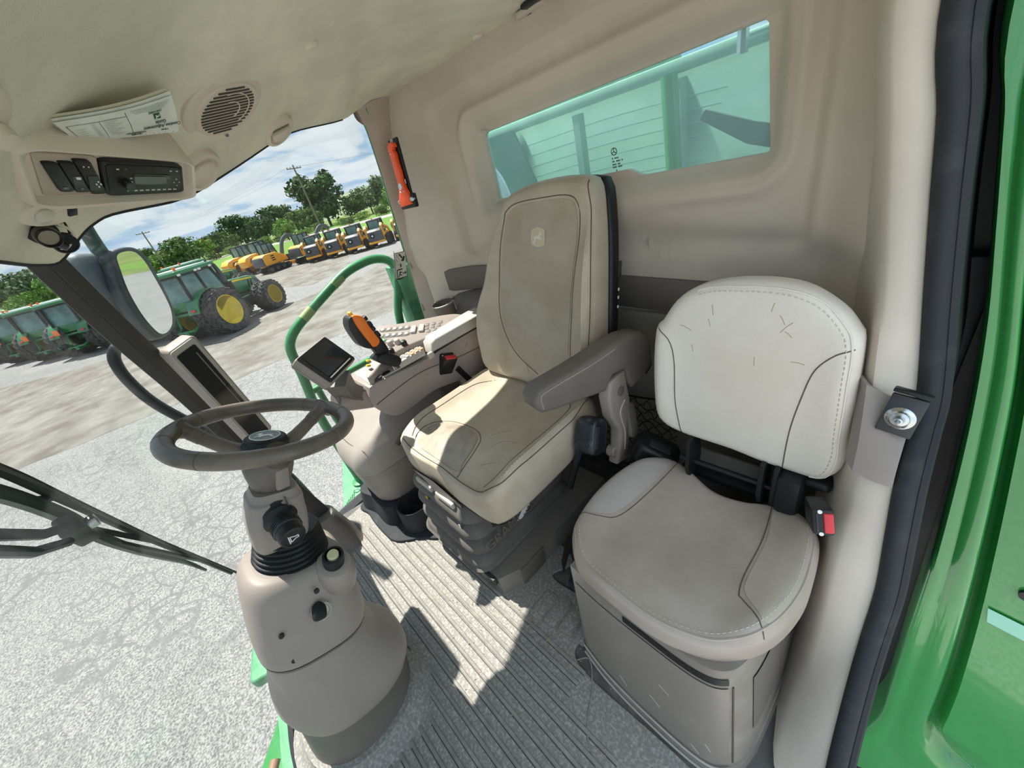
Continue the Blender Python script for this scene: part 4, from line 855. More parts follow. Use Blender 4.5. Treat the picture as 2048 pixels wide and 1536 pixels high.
round_vent(1.195, -.195, 'small round air vent right beside the radio panel', (.5, -.85, .1), R(20))
for (x, y), lb in (((1.086, -.512), 'beige trim plug in the middle of the headliner'), ((1.19, -1.125), 'beige trim plug at the rear edge of the headliner')):
    F = on_ceiling(x, y, (1, 0, 0), .001); t = thing('trim_plug', lb, 'plug', F.translation)
    obj('plug_head', T(lathe([(.018, -.004), (.018, .001), (.014, .006), (.001, .008)], 22), F), 'felt', t)
F = on_ceiling(.97, -1.15, (1, -.05, 0), .004); hk = thing('coat_hook_base', 'beige hook base at the top of the rear wall', 'hook', F.translation)
obj('hook_plate', T(prism(rrect(.11, .045, .015), .016, .004), F), 'pillar', hk); obj('hook_hole', T(rbox(.018, .010, .002, .001), F @ Matrix.Translation((.01, .0, .0155))), 'black', hk)
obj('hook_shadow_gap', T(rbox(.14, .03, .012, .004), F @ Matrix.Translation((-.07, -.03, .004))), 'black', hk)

# overhead radio panel, laid out on a slightly twisted four-cornered face
QTL, QTR, QBR, QBL = [np.array(p) for p in ((.860, .0411, 1.5176), (1.067, -.158, 1.5053), (1.1258, -.1414, 1.4613), (.955, .0668, 1.4715))]
QN = np.cross(QTR-QTL, QBL-QTL); QN /= np.linalg.norm(QN); QN = QN if QN@(EYE-QTL) > 0 else -QN
def qm(u, v, h=0): return (1-v)*((1-u)*QTL+u*QTR)+v*((1-u)*QBL+u*QBR)+QN*h
def qbox(name, u0, v0, u1, v1, h0, h1, m, par, taper=0, rr_=.0):
    o_ = rrect(u1-u0, v1-v0, rr_ or min(u1-u0, v1-v0)*.12, 4); cu_, cv_ = (u0+u1)/2, (v0+v1)/2
    rg = [[qm(cu_+a*s, cv_+b*s, h) for a, b in o_] for h, s in ((h0, 1+taper), (h1-.001, 1), (h1, .97))]
    return obj(name, loft(rg), m, par)
ov = thing('overhead_radio_panel', 'beige overhead panel holding rocker switches and a black radio', 'radio panel', tuple(qm(.5, .5)))
o_ = rrect(1.08, 1.25, .16, 6)
rg = [[qm(.5+a*s, .47+b*s2-.02, h) for a, b in o_] for h, s, s2 in ((-.07, 1.14, 1.35), (-.02, 1.06, 1.14), (.006, 1.02, 1.06), (.012, .99, 1.0), (.010, .96, .93), (-.006, .94, .88))]
pf = obj('panel_frame', loft(rg), mat('beige panel', (214, 201, 186), .6, bump=.1, bs=600, spec=.25), ov)
qbox('switch_bay', .06, .06, .38, .96, -.006, -.003, mat('beige bay', (180, 166, 150), .6), pf)
def qrot(name, u, v, w_, h_, h0, h1, m, par, sk=.0, r_=None):
    o2 = ellipse(0, 0, w_/2, h_/2, 28) if r_ == .027 else rrect(w_, h_, r_ or min(w_, h_)*.3, 5)
    rg = [[qm(u+a*s+sk*b, v+b*s, h) for a, b in o2] for h, s in ((h0, 1), (h1-.0015, 1), (h1, .92))]
    return obj(name, loft(rg), m, par)
s1 = qrot('rocker_switch', .145, .50, .075, .62, -.004, .003, 'black', pf, .08, .036); qrot('switch_dot', .16, .70, .03, .06, .003, .0036, 'lcd', s1)
s2 = qrot('rocker_switch', .225, .50, .075, .66, -.004, .003, 'black', pf, .08); qrot('switch_cap', .230, .54, .055, .26, .002, .0045, 'dkgrey', s2)
qrot('switch_icon', .233, .46, .025, .05, .0045, .0056, 'white', s2); qrot('switch_icon', .245, .72, .016, .06, .003, .0036, 'lcd', s2)
s3 = qrot('rocker_switch', .312, .50, .088, .78, -.004, .003, 'black', pf, .08); qrot('mirror_pad', .318, .58, .066, .36, .002, .0045, 'radio', s3)
for a, b in ((0, .06), (0, -.06), (.016, 0), (-.016, 0)): qrot('pad_arrow', .338+a*.8, .60+b, .008, .035, .0045, .0056, 'white', s3)
for a in (-.012, .015): qrot('switch_icon', .290+a, .22, .008, .025, .003, .0036, 'white', s3)
def ru(u): return .385+(u-.50)*(.965-.385)/(.955-.50)
def rv(v): return .08+(v-.20)*(.96-.08)/(.90-.20)
def rq(name, u0, v0, u1, v1, h0, h1, m, par): return qbox(name, ru(u0), rv(v0), ru(u1), rv(v1), h0, h1, m, par)
rd = rq('radio', .50, .20, .955, .90, -.006, .002, 'radio', pf)
rq('radio_face', .515, .24, .94, .86, .002, .004, 'black', rd)
qrot('volume_knob', ru(.598), rv(.60), .062, .26, .004, .014, 'radio', rd, 0, .027)
rq('radio_lcd', .640, .44, .83, .60, .004, .0068, 'lcd', rd)
rq('lcd_frame', .632, .40, .86, .64, .0038, .0056, 'radio', rd)
for i in range(9): rq('radio_key', .600+.034*i, .755, .622+.034*i, .785, .004, .0046, 'btn', rd)
for a, b in ((.90, .52), (.90, .68), (.882, .60), (.918, .60)): rq('radio_key', a-.004, b-.012, a+.004, b+.012, .004, .0046, 'btn', rd)
for a in (.56, .60, .86, .90): rq('radio_key', a, .31, a+.014, .335, .004, .0046, 'btn', rd)
for a in (.632, .622): rq('radio_key', .623, .48 if a > .63 else .56, .634, .51 if a > .63 else .59, .0046, .0052, 'btn', rd)
# folded guide tucked behind the panel
P4 = [np.array(p) for p in ((.8684, -.0092, 1.5447), (.975, -.1789, 1.5905), (1.0273, -.1688, 1.5492), (.9321, -.0221, 1.5325))]
GNn = np.cross(P4[1]-P4[0], P4[3]-P4[0]); GNn /= np.linalg.norm(GNn); GNn = GNn if GNn@(EYE-P4[0]) > 0 else -GNn
def pm(u, v, h=0): return (1-v)*((1-u)*P4[0]+u*P4[1])+v*((1-u)*P4[3]+u*P4[2])+GNn*(h+.005*math.sin(u*math.pi)*(1-v)+.003*math.sin(v*3))
gd = thing('folded_guide', 'worn white folded paper guide tucked behind the radio panel', 'paper', tuple(pm(.5, .5)))
for k, (h, du, m_) in enumerate(((-.006, -.01, mat('yellowed leaf', (206, 198, 176), .8)), (-.003, .012, 'paper'), (0, 0, 'paper'))):
    g = loft([[pm(du+u, v*(1 if k == 2 else .96)-.05*(2-k), h) for u in np.linspace(0, 1, 14)] for v in np.linspace(0, 1, 8)], closed=False)
    lf_ = obj('leaf', thicken(g, .0008), m_, gd)
def pbox(name, u0, v0, u1, v1, m, h=.0016): return obj(name, loft([[pm(u, v, h) for u in np.linspace(u0, u1, 6)] for v in np.linspace(v0, v1, 3)], closed=False), m, lf_)
def ptext(s, u, v, size, m, rot=math.pi):
    x = pm(u+.02, v)-pm(u-.02, v); y = pm(u, v-.02)-pm(u, v+.02); nn = np.cross(x, y); return text('lettering', s, size, m, lf_, frame(pm(u, v, .0022), x, nn) @ Matrix.Rotation(rot, 4, 'Z'), .0002)
ptext('Combine Adjustment', .815, .68, .0088, 'ink'); ptext('Guide', .80, .54, .0092, 'ink'); ptext('S-Series', .83, .82, .0048, 'ink')
ptext('JOHN DEERE', .77, .22, .0048, 'logo'); ptext('MACHINE', .53, .86, .0044, 'ink'); ptext('CONFIGURATION', .53, .79, .0044, 'ink')
lg = pbox('emblem_print', .745, .28, .815, .44, 'logo'); 
xx_ = pm(.80, .36)-pm(.76, .36); yy_ = pm(.78, .34)-pm(.78, .38)
obj('emblem_deer', T(deer(.010, .0003), frame(pm(.78, .36, .0022), xx_, np.cross(xx_, yy_)) @ Matrix.Rotation(math.pi, 4, 'Z')), 'white', lf_)
for i in range(4): pbox('text_line', .55+.01*i, .06+.035*i, .95-.02*i, .072+.035*i, mat('faint print', (168, 176, 176), .8) if not i else bpy.data.materials['faint print'], .0014)
for i in range(11): pbox('text_line', .30, .16+.058*i, .44-.03*(i % 3), .172+.058*i, bpy.data.materials['faint print'], .0014)
for i in range(9): pbox('text_line', .20, .22+.066*i, .235, .234+.066*i, bpy.data.materials['faint print'], .0014)
for i in range(4): pbox('text_line', .08, .35+.09*i, .14, .362+.09*i, bpy.data.materials['faint print'], .0014)
for a, b, c_, d_ in ((.50, .06, .505, .95), (.04, .17, .50, .18), (.04, .17, .045, .85), (.27, .17, .274, .9)): pbox('rule_line', a, b, c_, d_, 'ink', .0014)
for u in (.56, .62, .70, .76, .83, .92): pbox('punch_stain', u, .93, u+.012, .96, 'chip', .0014)
# dome light, connector, hole plugs
FD = frame((1.0111, .0656, 1.4665), (.5, -.80, .05), (-.45, -.45, -.78)) @ Matrix.Translation((0, 0, .007)); dl = thing('dome_light', 'small oval dome light with clear lens under the radio panel', 'light', FD.translation)
db = obj('light_base', T(T(lathe([(.046, -.03), (.046, .001), (.042, .005), (.036, .006), (.001, .006)], 32), Matrix.Diagonal((1, .55, 1, 1))), FD), pf.data.materials[0], dl)
obj('lens', T(lathe([(.014, .002), (.013, .009), (.008, .012), (.001, .013)], 22), FD @ Matrix.Translation((-.014, 0, 0))), mat('frosted lens', (196, 192, 178), .25), db)
obj('light_switch', T(rbox(.014, .020, .006, .002), FD @ Matrix.Translation((.026, 0, .006))), 'black', db)
FN = frame((1.0423, .0917, 1.4375), (.35, -.55, -.5), (-.6, -.45, -.65)) @ Matrix.Scale(.76, 4); cn = thing('round_connector', 'black round connector socket with tethered cap below the dome light', 'connector', FN.translation)
obj('recess_rim', T(tube(np.array([(a*.075, b*.055, 0) for a, b in rrect(1, 1, .3)]), .003, 6, closed=True), FN @ Matrix.Translation((.01, 0, -.006))), pf.data.materials[0], cn)
cs = obj('socket_shell', T(lathe([(.026, -.03), (.027, .0), (.020, .004), (.019, .012), (.021, .014), (.0205, .040), (.018, .042), (.016, .030), (.001, .028)], 28), FN), 'black', cn)
obj('shell_band', T(lathe([(.0215, .018), (.0218, .020), (.0218, .030), (.0215, .032)], 28), FN), mat('tarnished metal', (120, 112, 96), .35, metal=.8), cs)
FNc = frame((1.062, .078, 1.418), (.4, -.6, -.3), (-.5, -.5, -.75)) @ Matrix.Scale(.78, 4)
obj('tether', tube(spline([(1.030, .088, 1.455), (1.040, .070, 1.462), (1.056, .060, 1.448), (1.066, .066, 1.425), (1.064, .076, 1.420)], 20), .0018, 6), 'black', cn)
obj('cap', T(lathe([(.023, -.004), (.023, .008), (.020, .010), (.018, .007), (.001, .006)], 26), FNc), 'black', cn)
obj('cap_ferrule', T(lathe([(.007, 0), (.007, .02), (.001, .021)], 14), frame((1.052, .088, 1.420), (1, 0, 0), (-.5, -.5, -.6)) @ Matrix.Scale(.8, 4)), 'dkgrey', cn)
for p_, lb in (((1.088, .066, 1.431), 'small round hole plug beside the connector cap'), ((1.078, .100, 1.408), 'small round hole plug at the top of the corner post')):
    F = on_ceiling(p_[0], p_[1], (1, 0, 0), .001); t = thing('hole_plug', lb, 'plug', F.translation); obj('plug_disc', T(lathe([(.010, -.003), (.010, .001), (.008, .002), (.001, .0015)], 18), F), 'plastd', t)
F = on_ceiling(.712, .045, (1, -.4, 0), .0); t = thing('reading_lamp', 'beige swivel lamp at the left edge of the headliner', 'lamp', F.translation)
lb_ = obj('lamp_base', T(lathe([(.038, -.01), (.038, .004), (.03, .009), (.001, .012)], 30), F), pf.data.materials[0], t); obj('lamp_body', T(T(lathe([(.001, -.014), (.013, -.011), (.018, 0), (.013, .011), (.001, .014)], 20), Matrix.Diagonal((1.3, .8, 1, 1))), F @ Matrix.Translation((.012, -.01, .014))), pf.data.materials[0], lb_)

# ================================================================== SMALL CAB FITTINGS
# emergency hammer on the rear pillar
hm = thing('emergency_hammer', 'orange emergency escape hammer clipped upright on the corner pillar', 'hammer', (1.655, -1.0, 1.42))
A_, B_ = np.array([1.632, -.958, 1.528]), np.array([1.652, -.958, 1.325]); FH = frame((A_+B_)/2, (1, .05, 0), (-.75, .62, .05))
ydir = (FH.to_3x3() @ Vector((0, 1, 0)))
ho = obj('hammer_holder', T(join(rbox(.070, .25, .010, .004, at=Matrix.Translation((0, -.005, 0))), rbox(.115, .055, .022, .006, at=Matrix.Translation((0, .105, .006)))), FH), 'black', hm)
obj('hammer_handle', T(prism([(-.045, .118), (.045, .122), (.040, .085), (.022, .055), (.018, .02), (.020, -.01), (.017, -.04), (.020, -.07), (.024, -.088), (.022, -.108), (.0, -.118), (-.026, -.112), (-.032, -.095), (-.018, -.098), (-.012, -.088), (-.020, -.075), (-.017, -.04), (-.021, -.01), (-.018, .02), (-.023, .055), (-.040, .085)], .020, .005, 2, z0=.006), FH), 'hammer', hm)
for sx in (-1, 1): obj('hammer_tip', T(lathe([(.010, 0), (.009, .012), (.003, .022)], 14), FH @ Matrix.Translation((sx*.045, .100, .016)) @ Matrix.Rotation(sx*R(90), 4, 'Y')), 'steel', hm)
obj('badge', T(lathe([(.013, 0), (.013, .002), (.001, .0025)], 20), FH @ Matrix.Translation((0, .045, .026))), 'steel', hm)
for p_ in ((-.012, .065), (.012, .067), (.006, -.078)): obj('rivet', T(lathe([(.004, 0), (.003, .002), (.001, .003)], 10), FH @ Matrix.Translation((p_[0], p_[1], .026))), 'steel', hm)
obj('mount_screw', T(lathe([(.010, 0), (.009, .003), (.001, .004)], 16), FH @ Matrix.Translation((.004, -.122, .005))), 'plastl', ho)
obj('belt_blade', T(rbox(.010, .018, .004, .001), FH @ Matrix.Translation((-.024, .03, .012))), 'steel', ho)
# exit decal on the side glass
gb = bvh(GR); dc = [(1.867, -.881, 1.114), (1.903, -.967, 1.103), (1.936, -.975, .984), (1.906, -.889, .991)]
dp = []
for p_ in dc:
    dp.append(np.array(p_)*.994+np.array(EYE)*.006)
dx_, dy_ = dp[1]-dp[0], dp[0]-dp[3]; FDc = frame(sum(dp)/4, dx_, np.cross(dx_, dy_)); dw, dh = np.linalg.norm(dx_), np.linalg.norm(dy_)
de = thing('exit_decal', 'white pictogram decal showing the emergency exit on the side glass', 'decal', FDc.translation)
dpl = obj('decal_sheet', T(prism(rrect(dw, dh, .004), .001), FDc), mat('decal sheet', (206, 206, 198), .6), de)
def dk(name, g): return obj(name, T(g, FDc @ Matrix.Diagonal((dw, dw, 1, 1))), 'ink' if 0 else 'black', dpl)
def bar(x0, y0, x1, y1, w_): 
    a, b = np.array([x0, y0]), np.array([x1, y1]); d = (b-a)/np.linalg.norm(b-a); n = np.array([-d[1], d[0]])*w_/2; return prism([tuple(a+n), tuple(b+n), tuple(b-n), tuple(a-n)][::-1], .0006, z0=.0009)
dk('decal_border', join(bar(-.5, .5*dh/dw, .5, .5*dh/dw, .03), bar(-.5, -.5*dh/dw, .5, -.5*dh/dw, .03), bar(-.48, -.8, -.48, .8, .03), bar(.48, -.8, .48, .8, .03)))
dk('hammer_pictogram', join(bar(-.08, .60, .18, .36, .09), prism([(.05, .22), (.30, .18), (.40, .42), (.28, .46), (.20, .34)], .0006, z0=.0009)))
dk('arrow_pictogram', join(bar(0, .08, 0, -.04, .10), prism([(-.08, -.03), (.08, -.03), (0, -.14)][::-1], .0006, z0=.0009)))
dk('exit_pictogram', join(bar(-.34, -.22, -.34, -.72, .06), bar(-.34, -.22, .12, -.22, .06), bar(-.34, -.72, .12, -.72, .06), bar(-.08, -.32, -.14, -.48, .08), bar(-.14, -.48, .04, -.56, .06), bar(-.14, -.48, -.24, -.62, .06), bar(-.16, -.38, .06, -.40, .05), bar(.10, -.46, .40, -.46, .05), bar(.32, -.38, .42, -.46, .05), bar(.32, -.54, .42, -.46, .05)))
obj('glass_pictogram', T(join(bar(-.42, .10, -.30, .62, .02), bar(-.30, .62, -.10, .30, .02), bar(-.42, .10, -.12, .02, .02), bar(-.36, .36, -.20, .20, .02)), FDc @ Matrix.Diagonal((dw, dw, 1, 1))), 'plast', dpl)
# latch striker
FSt = frame((-.012, -.838, .795), (-.94, .10, -.1), (.05, .95, .3)); sk = thing('door_striker', 'dark latch plate with bright round striker bolt on the door pillar', 'latch', FSt.translation)
spb = obj('striker_plate', T(rbox(.050, .076, .010, .002), FSt), 'dkgrey', sk)
obj('striker_flange', T(T(lathe([(.026, .005), (.026, .009), (.020, .012), (.016, .020), (.010, .022), (.008, .040), (.005, .041), (.001, .034)], 28), Matrix.Diagonal((.82, .80, .8, 1))), FSt @ Matrix.Translation((0, -.004, 0))), 'steel', spb)
obj('plate_lip', T(rbox(.052, .008, .02, .002), FSt @ Matrix.Translation((0, .046, .003))), 'black', sk)
obj('trim_screw', T(lathe([(.009, 0), (.008, .004), (.001, .005)], 14), frame((-.012, -.815, .727), (1, 0, 0), (0, .95, .3))), 'plastd', sk)
# cargo net on the lower rear wall
nt_ = thing('cargo_net', 'black diamond mesh net on the rear wall between the seats', 'net', (.70, -1.12, .10))
gs = []
for k in range(-8, 12):
    for sg in (1, -1):
        pts = []
        for i in range(30):
            u = i/29; x = .90-.34*u; z = .0+.047*k+sg*(.30*u-.15)+.15
            if .02 < z < .47-.03*math.sin(u*3): pts.append((x+.004*math.sin(i*2.1+k), -1.128+.006*math.sin(i+k*1.7), z+.004*math.cos(i*1.9)))
        if len(pts) > 4: gs.append(tube(pts, .0022, 4))
no_ = obj('mesh_cords', join(*gs), 'black', nt_); no_['kind'] = 'stuff'
obj('top_cord', tube(spline([(.92, -1.13, .46), (.80, -1.125, .445), (.70, -1.125, .448), (.55, -1.13, .47)], 16), .004, 6), 'black', nt_); obj('bottom_cord', tube(spline([(.92, -1.12, .03), (.78, -1.10, .015), (.62, -1.11, .03)], 16), .006, 6), 'black', nt_)
# corner post display
pdz = thing('corner_post_display', 'slim dark harvest display clamped along the corner post', 'display', (1.40, .02, 1.0))
a0, a1 = np.array([1.338, .033, 1.152]), np.array([1.437, .000, .765]); xd_ = a1-a0; nd_ = EYE+np.array([-.0, -.6, 0])-(a0+a1)/2; FP = frame((a0+a1)/2, xd_, nd_); ln = np.linalg.norm(xd_)
ph = obj('housing', T(prism(rrect(ln, .084, .012), .045, .006, 3, z0=-.045), FP), 'plast', pdz)
obj('front_bezel', T(prism(rrect(ln*.985, .076, .010), .003, 0), FP @ Matrix.Translation((0, -.004, 0))), mat('pale bezel', (168, 163, 156), .4), ph)
obj('screen', T(prism(rrect(ln*.93, .058, .006), .004, 0), FP @ Matrix.Translation((.004, -.005, 0))), 'screen', ph)
obj('screen_divider', T(rbox(.003, .058, .001, 0), FP @ Matrix.Translation((-.03, -.005, .0045))), 'black', ph)
obj('screen_stripe', T(rbox(ln*.5, .003, .001, 0), FP @ Matrix.Translation((-.06, .012, .0045))), 'keypad', ph)
# mat, ribs, floor pads
fm = thing('floor_mat', 'dusty grey ribbed rubber mat over the cab floor', 'floor mat', (1.0, -.1, 0))
MO = spline([(.10, .18), (.45, .325), (.80, .365), (1.05, .355), (1.40, .27), (1.62, .13), (1.74, .05), (1.80, -.06), (1.80, -.30), (1.60, -.62), (.78, -.62), (.74, -.50), (.60, -.50), (.52, -.44), (.49, -.33), (.10, -.32), (.04, -.2), (.04, .05)], 160, True)
obj('mat_sheet', prism(MO, .006, .002, 1, z0=.001), 'rubmat', fm)
for k in range(19):
    y = -.322+.0355*k; x0 = .46 if k < 3 else (.28 if k < 6 else .16); x1 = 1.66-.006*max(0, k-8)**2*.6
    if k < 4: x1 = 1.48+.05*k
    if y > .0: x1 = min(x1, 1.60-(y)*.4)
    fan = .028*(y+.1)
    P = [(x, y+fan*smooth(1.2, 1.65, x)*-1.0, z) for x, z in ((x0, .006), (x0+.006, .011), (x1-.02, .011), (x1, .007))]
    if abs(y-.19) < .155: segs = [(.16, .76), (1.15, x1)] if y > .03 else [(x0, x1)]
    else: segs = [(x0, x1)]
    for s0, s1_ in segs:
        if s1_-s0 < .1: continue
        P = [(x, y-fan*smooth(1.2, 1.65, x), z) for x, z in ((s0, .0065), (s0+.006, .0105), ((s0+s1_)/2, .0105), (s1_-.02, .0105), (s1_, .007))]
        obj('rib', loft([[(p[0], p[1]+d, p[2] if abs(d) < .0045 else .006) for p in P] for d in (-.0060, -.0036, .0036, .0060)], closed=False), 'rib', fm)
        obj('rib_groove', loft([[(s0, y+d, .0073), (s1_-.03, y+d-fan*smooth(1.2, 1.65, s1_-.03), .0073)] for d in (.0058, .0085)], closed=False), 'groove', fm)
for k in range(4):
    x = .715-.056*k; cy_ = -.395-.012*k
    pp = obj('grip_pad', prism([(x-.020+a, cy_+b) for a, b in rrect(.042, .105, .010)], .004, .001, z0=.006), 'rubmat', fm)
    obj('pad_edge', tube([(x-.020+a, cy_+b, .0085) for a, b in rrect(.044, .107, .010)], .0022, 5, closed=True), 'rib', pp)
obj('mat_edge', tube([(p[0], p[1], .008) for p in spline([(.50, -.335), (.47, -.36), (.42, -.30), (.36, -.20), (.20, -.12), (.08, -.05)], 30)], .0022, 5), 'rib', fm)
gs = []
for k in range(170):
    x, y = RNG.uniform(.25, 1.0), RNG.uniform(-.47, .0)
    if RNG.random() < .5: x, y = RNG.uniform(.5, .76), RNG.uniform(-.47, -.28)
    gs.append(T(rbox(.0035+.004*RNG.random(), .0016, .0012, 0), Matrix.Translation((x, y, .012)) @ Matrix.Rotation(RNG.uniform(0, 3), 4, 'Z')))
o = obj('straw_crumbs', join(*gs), 'chip', fm); o['kind'] = 'stuff'
st = thing('mat_strap', 'short dark strap lying at the front of the column base', 'strap', (1.0, .33, .01))
obj('strap_band', ribbon(spline([(.90, .36, .012), (.87, .345, .03), (.86, .33, .05)], 10), spline([(.915, .355, .012), (.90, .345, .03), (.90, .335, .055)], 10)), 'black', st)
pb_ = thing('belt_bracket', 'dark metal floor bracket between bellows base and passenger box', 'bracket', (.60, -.60, 0))
obj('bracket_plate', prism([(.50, -.50), (.66, -.50), (.70, -.62), (.70, -.80), (.50, -.80)], .05, .006), 'dkgrey', pb_); obj('bracket_wing', loft([[(.70, -.52, .03), (.735, -.60, .03), (.735, -.78, .03)], [(.69, -.52, .12), (.725, -.60, .14), (.725, -.78, .12)]], closed=False), 'plastd', pb_)
obj('bracket_bolt', T(lathe([(.010, 0), (.010, .008), (.006, .010)], 8), (.58, -.545, .05)), 'black', pb_)

# ================================================================== JUST OUTSIDE THE CAB
mn = Vector((-.5926, -.8045, -.04)); MX = frame((2.295, .05, 1.27), (.805, -.593, 0), mn)
mi = thing('wing_mirror', 'dark grey wing mirror on a curved arm outside the corner post', 'mirror', (2.3, .06, 1.27))
mo = spline([(-.056, .15), (.005, .166), (.075, .163), (.110, .140), (.123, .081), (.094, -.095), (.037, -.180), (-.072, -.204), (-.116, -.167), (-.128, -.078), (-.115, .017), (-.08, .10)], 60, True)
mh = obj('mirror_rim', T(prism(mo, .05, .012, 3, z0=-.045), MX), mat('dark mirror plastic', (58, 62, 66), .5), mi)
mg = spline([(-.030, .140), (.018, .150), (.064, .142), (.083, .115), (.087, .06), (.066, -.09), (.026, -.158), (-.022, -.186), (-.072, -.186), (-.092, -.150), (-.099, -.080), (-.085, .013), (-.056, .09)], 60, True)
obj('mirror_glass', T(prism(mg, .003, 0, z0=.0052), MX), 'mirror', mh)
mb = spline([(-.146, .150), (-.115, .178), (-.04, .171), (.03, .164), (.07, .10), (.025, -.12), (-.07, -.190), (-.125, -.15), (-.156, .0), (-.161, .09)], 50, True)
obj('mirror_housing', T(prism(mb, .085, .03, 4, z0=-.13), MX), mat('grey mirror housing', (104, 112, 120), .55, bump=.1, bs=300), mi)
obj('mirror_arm', tube(spline([(2.20, .05, 1.80), (2.27, .075, 1.62), (2.30, .09, 1.52), (2.31, .095, 1.44), (2.31, .095, 1.36)], 16), .026, 14), mi.children[1].data.materials[0] if len(mi.children) > 1 else 'dkgrey', mi)
lb_ = thing('grab_bar', 'black bent grab bar outside below the wing mirror', 'handrail', (2.24, .28, .8))
obj('bar', tube(spline([(2.30, .20, 1.09), (2.275, .245, 1.09), (2.268, .272, 1.065), (2.259, .285, 1.026), (2.248, .288, .958), (2.228, .271, .849), (2.204, .226, .731), (2.17, .12, .50), (2.15, .02, .25), (2.13, -.02, -.10)], 40), .022, 12), 'black', lb_)
# green handrail and platform
hr = thing('green_handrail', 'green bent pipe handrail on the platform outside the side glass', 'handrail', (2.1, -.5, -.05))
obj('rail_pipe', tube(spline([(2.11, -.86, -.05), (2.11, -.87, .40), (2.105, -.896, .733), (2.10, -.955, .90), (2.10, -.985, 1.0), (2.10, -.965, 1.06), (2.10, -.90, 1.092), (2.10, -.82, 1.096), (2.10, -.712, 1.078), (2.10, -.60, 1.030), (2.10, -.45, .958), (2.10, -.365, .912), (2.10, -.318, .868), (2.10, -.298, .815), (2.10, -.290, .70), (2.10, -.262, .454), (2.10, -.268, .162), (2.10, -.275, -.05)], 80), .0235, 12), 'greenr', hr)
obj('cross_rail', tube([(2.12, -.285, .585), (2.12, -.88, .60)], .018, 10), 'greenr', hr)
obj('inner_post', tube(spline([(2.16, -.33, .59), (2.17, -.335, .40), (2.17, -.36, -.05)], 12), .018, 10), 'greenr', hr)
for p_ in ((2.10, -.275, -.045), (2.11, -.86, -.045)): obj('post_foot', T(lathe([(.05, 0), (.05, .008), (.026, .012), (.026, .05)], 20), p_), 'greenr', hr)
for p_, d_ in (((2.10, -.45, .958), (0, -.030, .0148)), ((2.10, -.656, 1.054), (0, -.030, .0128))): obj('worn_decal', T(tube([tuple(-v for v in d_), d_], .0241, 14), p_), mat('worn yellow green film', (150, 176, 110), .6), hr)
pf_ = thing('service_platform', 'haze-paled green pressed steel platform outside the side glass', 'platform', (2.4, -.6, -.06))
pl2 = obj('deck_plate', prism([(1.93, -.09), (2.34, -.245), (3.0, -.49), (3.0, -1.6), (1.93, -1.6)], .03, .006, z0=-.08), 'greend', pf_)
for i, (x, y) in enumerate(((1.99, -.16), (2.04, -.22), (1.97, -.24), (2.06, -.30), (1.98, -.33), (2.12, -.27), (2.18, -.33), (2.10, -.38), (2.0, -.42))):
    obj('grip_hole', T(T(tube([(a*.020, b*.013, 0) for a, b in ellipse(0, 0, 1, 1, 18)], .003, 5, closed=True), Matrix.Rotation(R(20*i), 4, 'Z')), (x, y, -.049)), 'greenr' if i % 2 else 'black', pl2)
for i in range(6): obj('plate_tread', T(rbox(.05, .006, .004, .001), Matrix.Translation((1.965+.012*i, -.115-.016*i, -.048)) @ Matrix.Rotation(R(-25), 4, 'Z')), 'greenr', pl2)
# lower green parts in front of the windscreen
ls_ = thing('front_step', 'small green step tread below the windscreen beside the column', 'step', (1.62, .50, -.3))
obj('step_plate', T(prism(rrect(.20, .20, .03), .05, .012, 3), frame((1.545, .400, -.17), (1, -.25, 0), (0, 0, 1))), 'greend', ls_)
for i in range(3): obj('step_stud', T(prism([(-.018, 0), (0, .010), (.018, 0), (0, -.010)], .004), (1.575-.03*(i % 2), .46-.03*i, -.119)), 'greenr', ls_)
cb_ = thing('feeder_bracket', 'green triangular bracket with hydraulic ram below the cab floor edge', 'bracket', (1.15, .62, -.3))
obj('bracket_plate', prism([(1.28, .43), (1.02, .46), (.70, .47), (.85, .70), (1.06, .60)], .03, .004, z0=-.14), 'green', cb_)
ram = obj('ram_body', tube([(1.0, .54, -.075), (.88, .62, -.09)], .024, 12), 'steel', cb_); obj('ram_rod', tube([(1.0, .54, -.075), (1.09, .48, -.065)], .014, 10), mat('rusty rod', (150, 110, 90), .6), cb_)
# wiper outside the windscreen
wp = thing('windscreen_wiper', 'long dark wiper with double linkage arms across the lower left windscreen', 'wiper', (1.0, .31, .95))
oy = np.array([-.004, .032, -.012])
bl_ = np.array([(.723, .228, 1.247), (.768, .236, 1.208), (.837, .247, 1.153), (.934, .264, 1.068), (1.073, .285, .935), (1.227, .3, .759), (1.371, .296, .547), (1.457, .284, .386)])+oy
obj('blade', tube(spline(bl_, 40), .0062, 8), mat('wiper green black', (34, 48, 44), .4), wp)
obj('rubber_edge', tube(spline(bl_, 40)+np.array([-.006, -.012, -.008]), .0035, 6), 'black', wp)
ar_ = np.array([(.692, .23, 1.232), (.742, .238, 1.196), (.808, .247, 1.155), (.881, .258, 1.099), (.961, .271, 1.026), (1.007, .28, .972), (1.072, .292, .894), (1.208, .305, .751), (1.341, .302, .591), (1.40, .297, .49)])+oy+np.array([0, .015, 0])
obj('frame_bow', tube(spline(ar_, 40), np.interp(np.linspace(0, 1, 40), [0, .5, .75, 1], [.011, .013, .010, .004]), 8), mat('wiper bow', (40, 62, 52), .4), wp)
for k in (1, 3, 5, 6): obj('yoke', tube([ar_[k], bl_[min(k, 7)]], .006, 6), 'black', wp)
FWp = frame((.935, .312, .985), (.55, .1, -.6), (0, -1, .1)); ym = obj('pivot_mount', T(rbox(.075, .04, .03, .006), FWp), 'dkgrey', wp); obj('pivot_bolt', T(lathe([(.012, 0), (.012, .012), (.001, .014)], 12), FWp @ Matrix.Translation((0, 0, .015))), 'steel', ym)
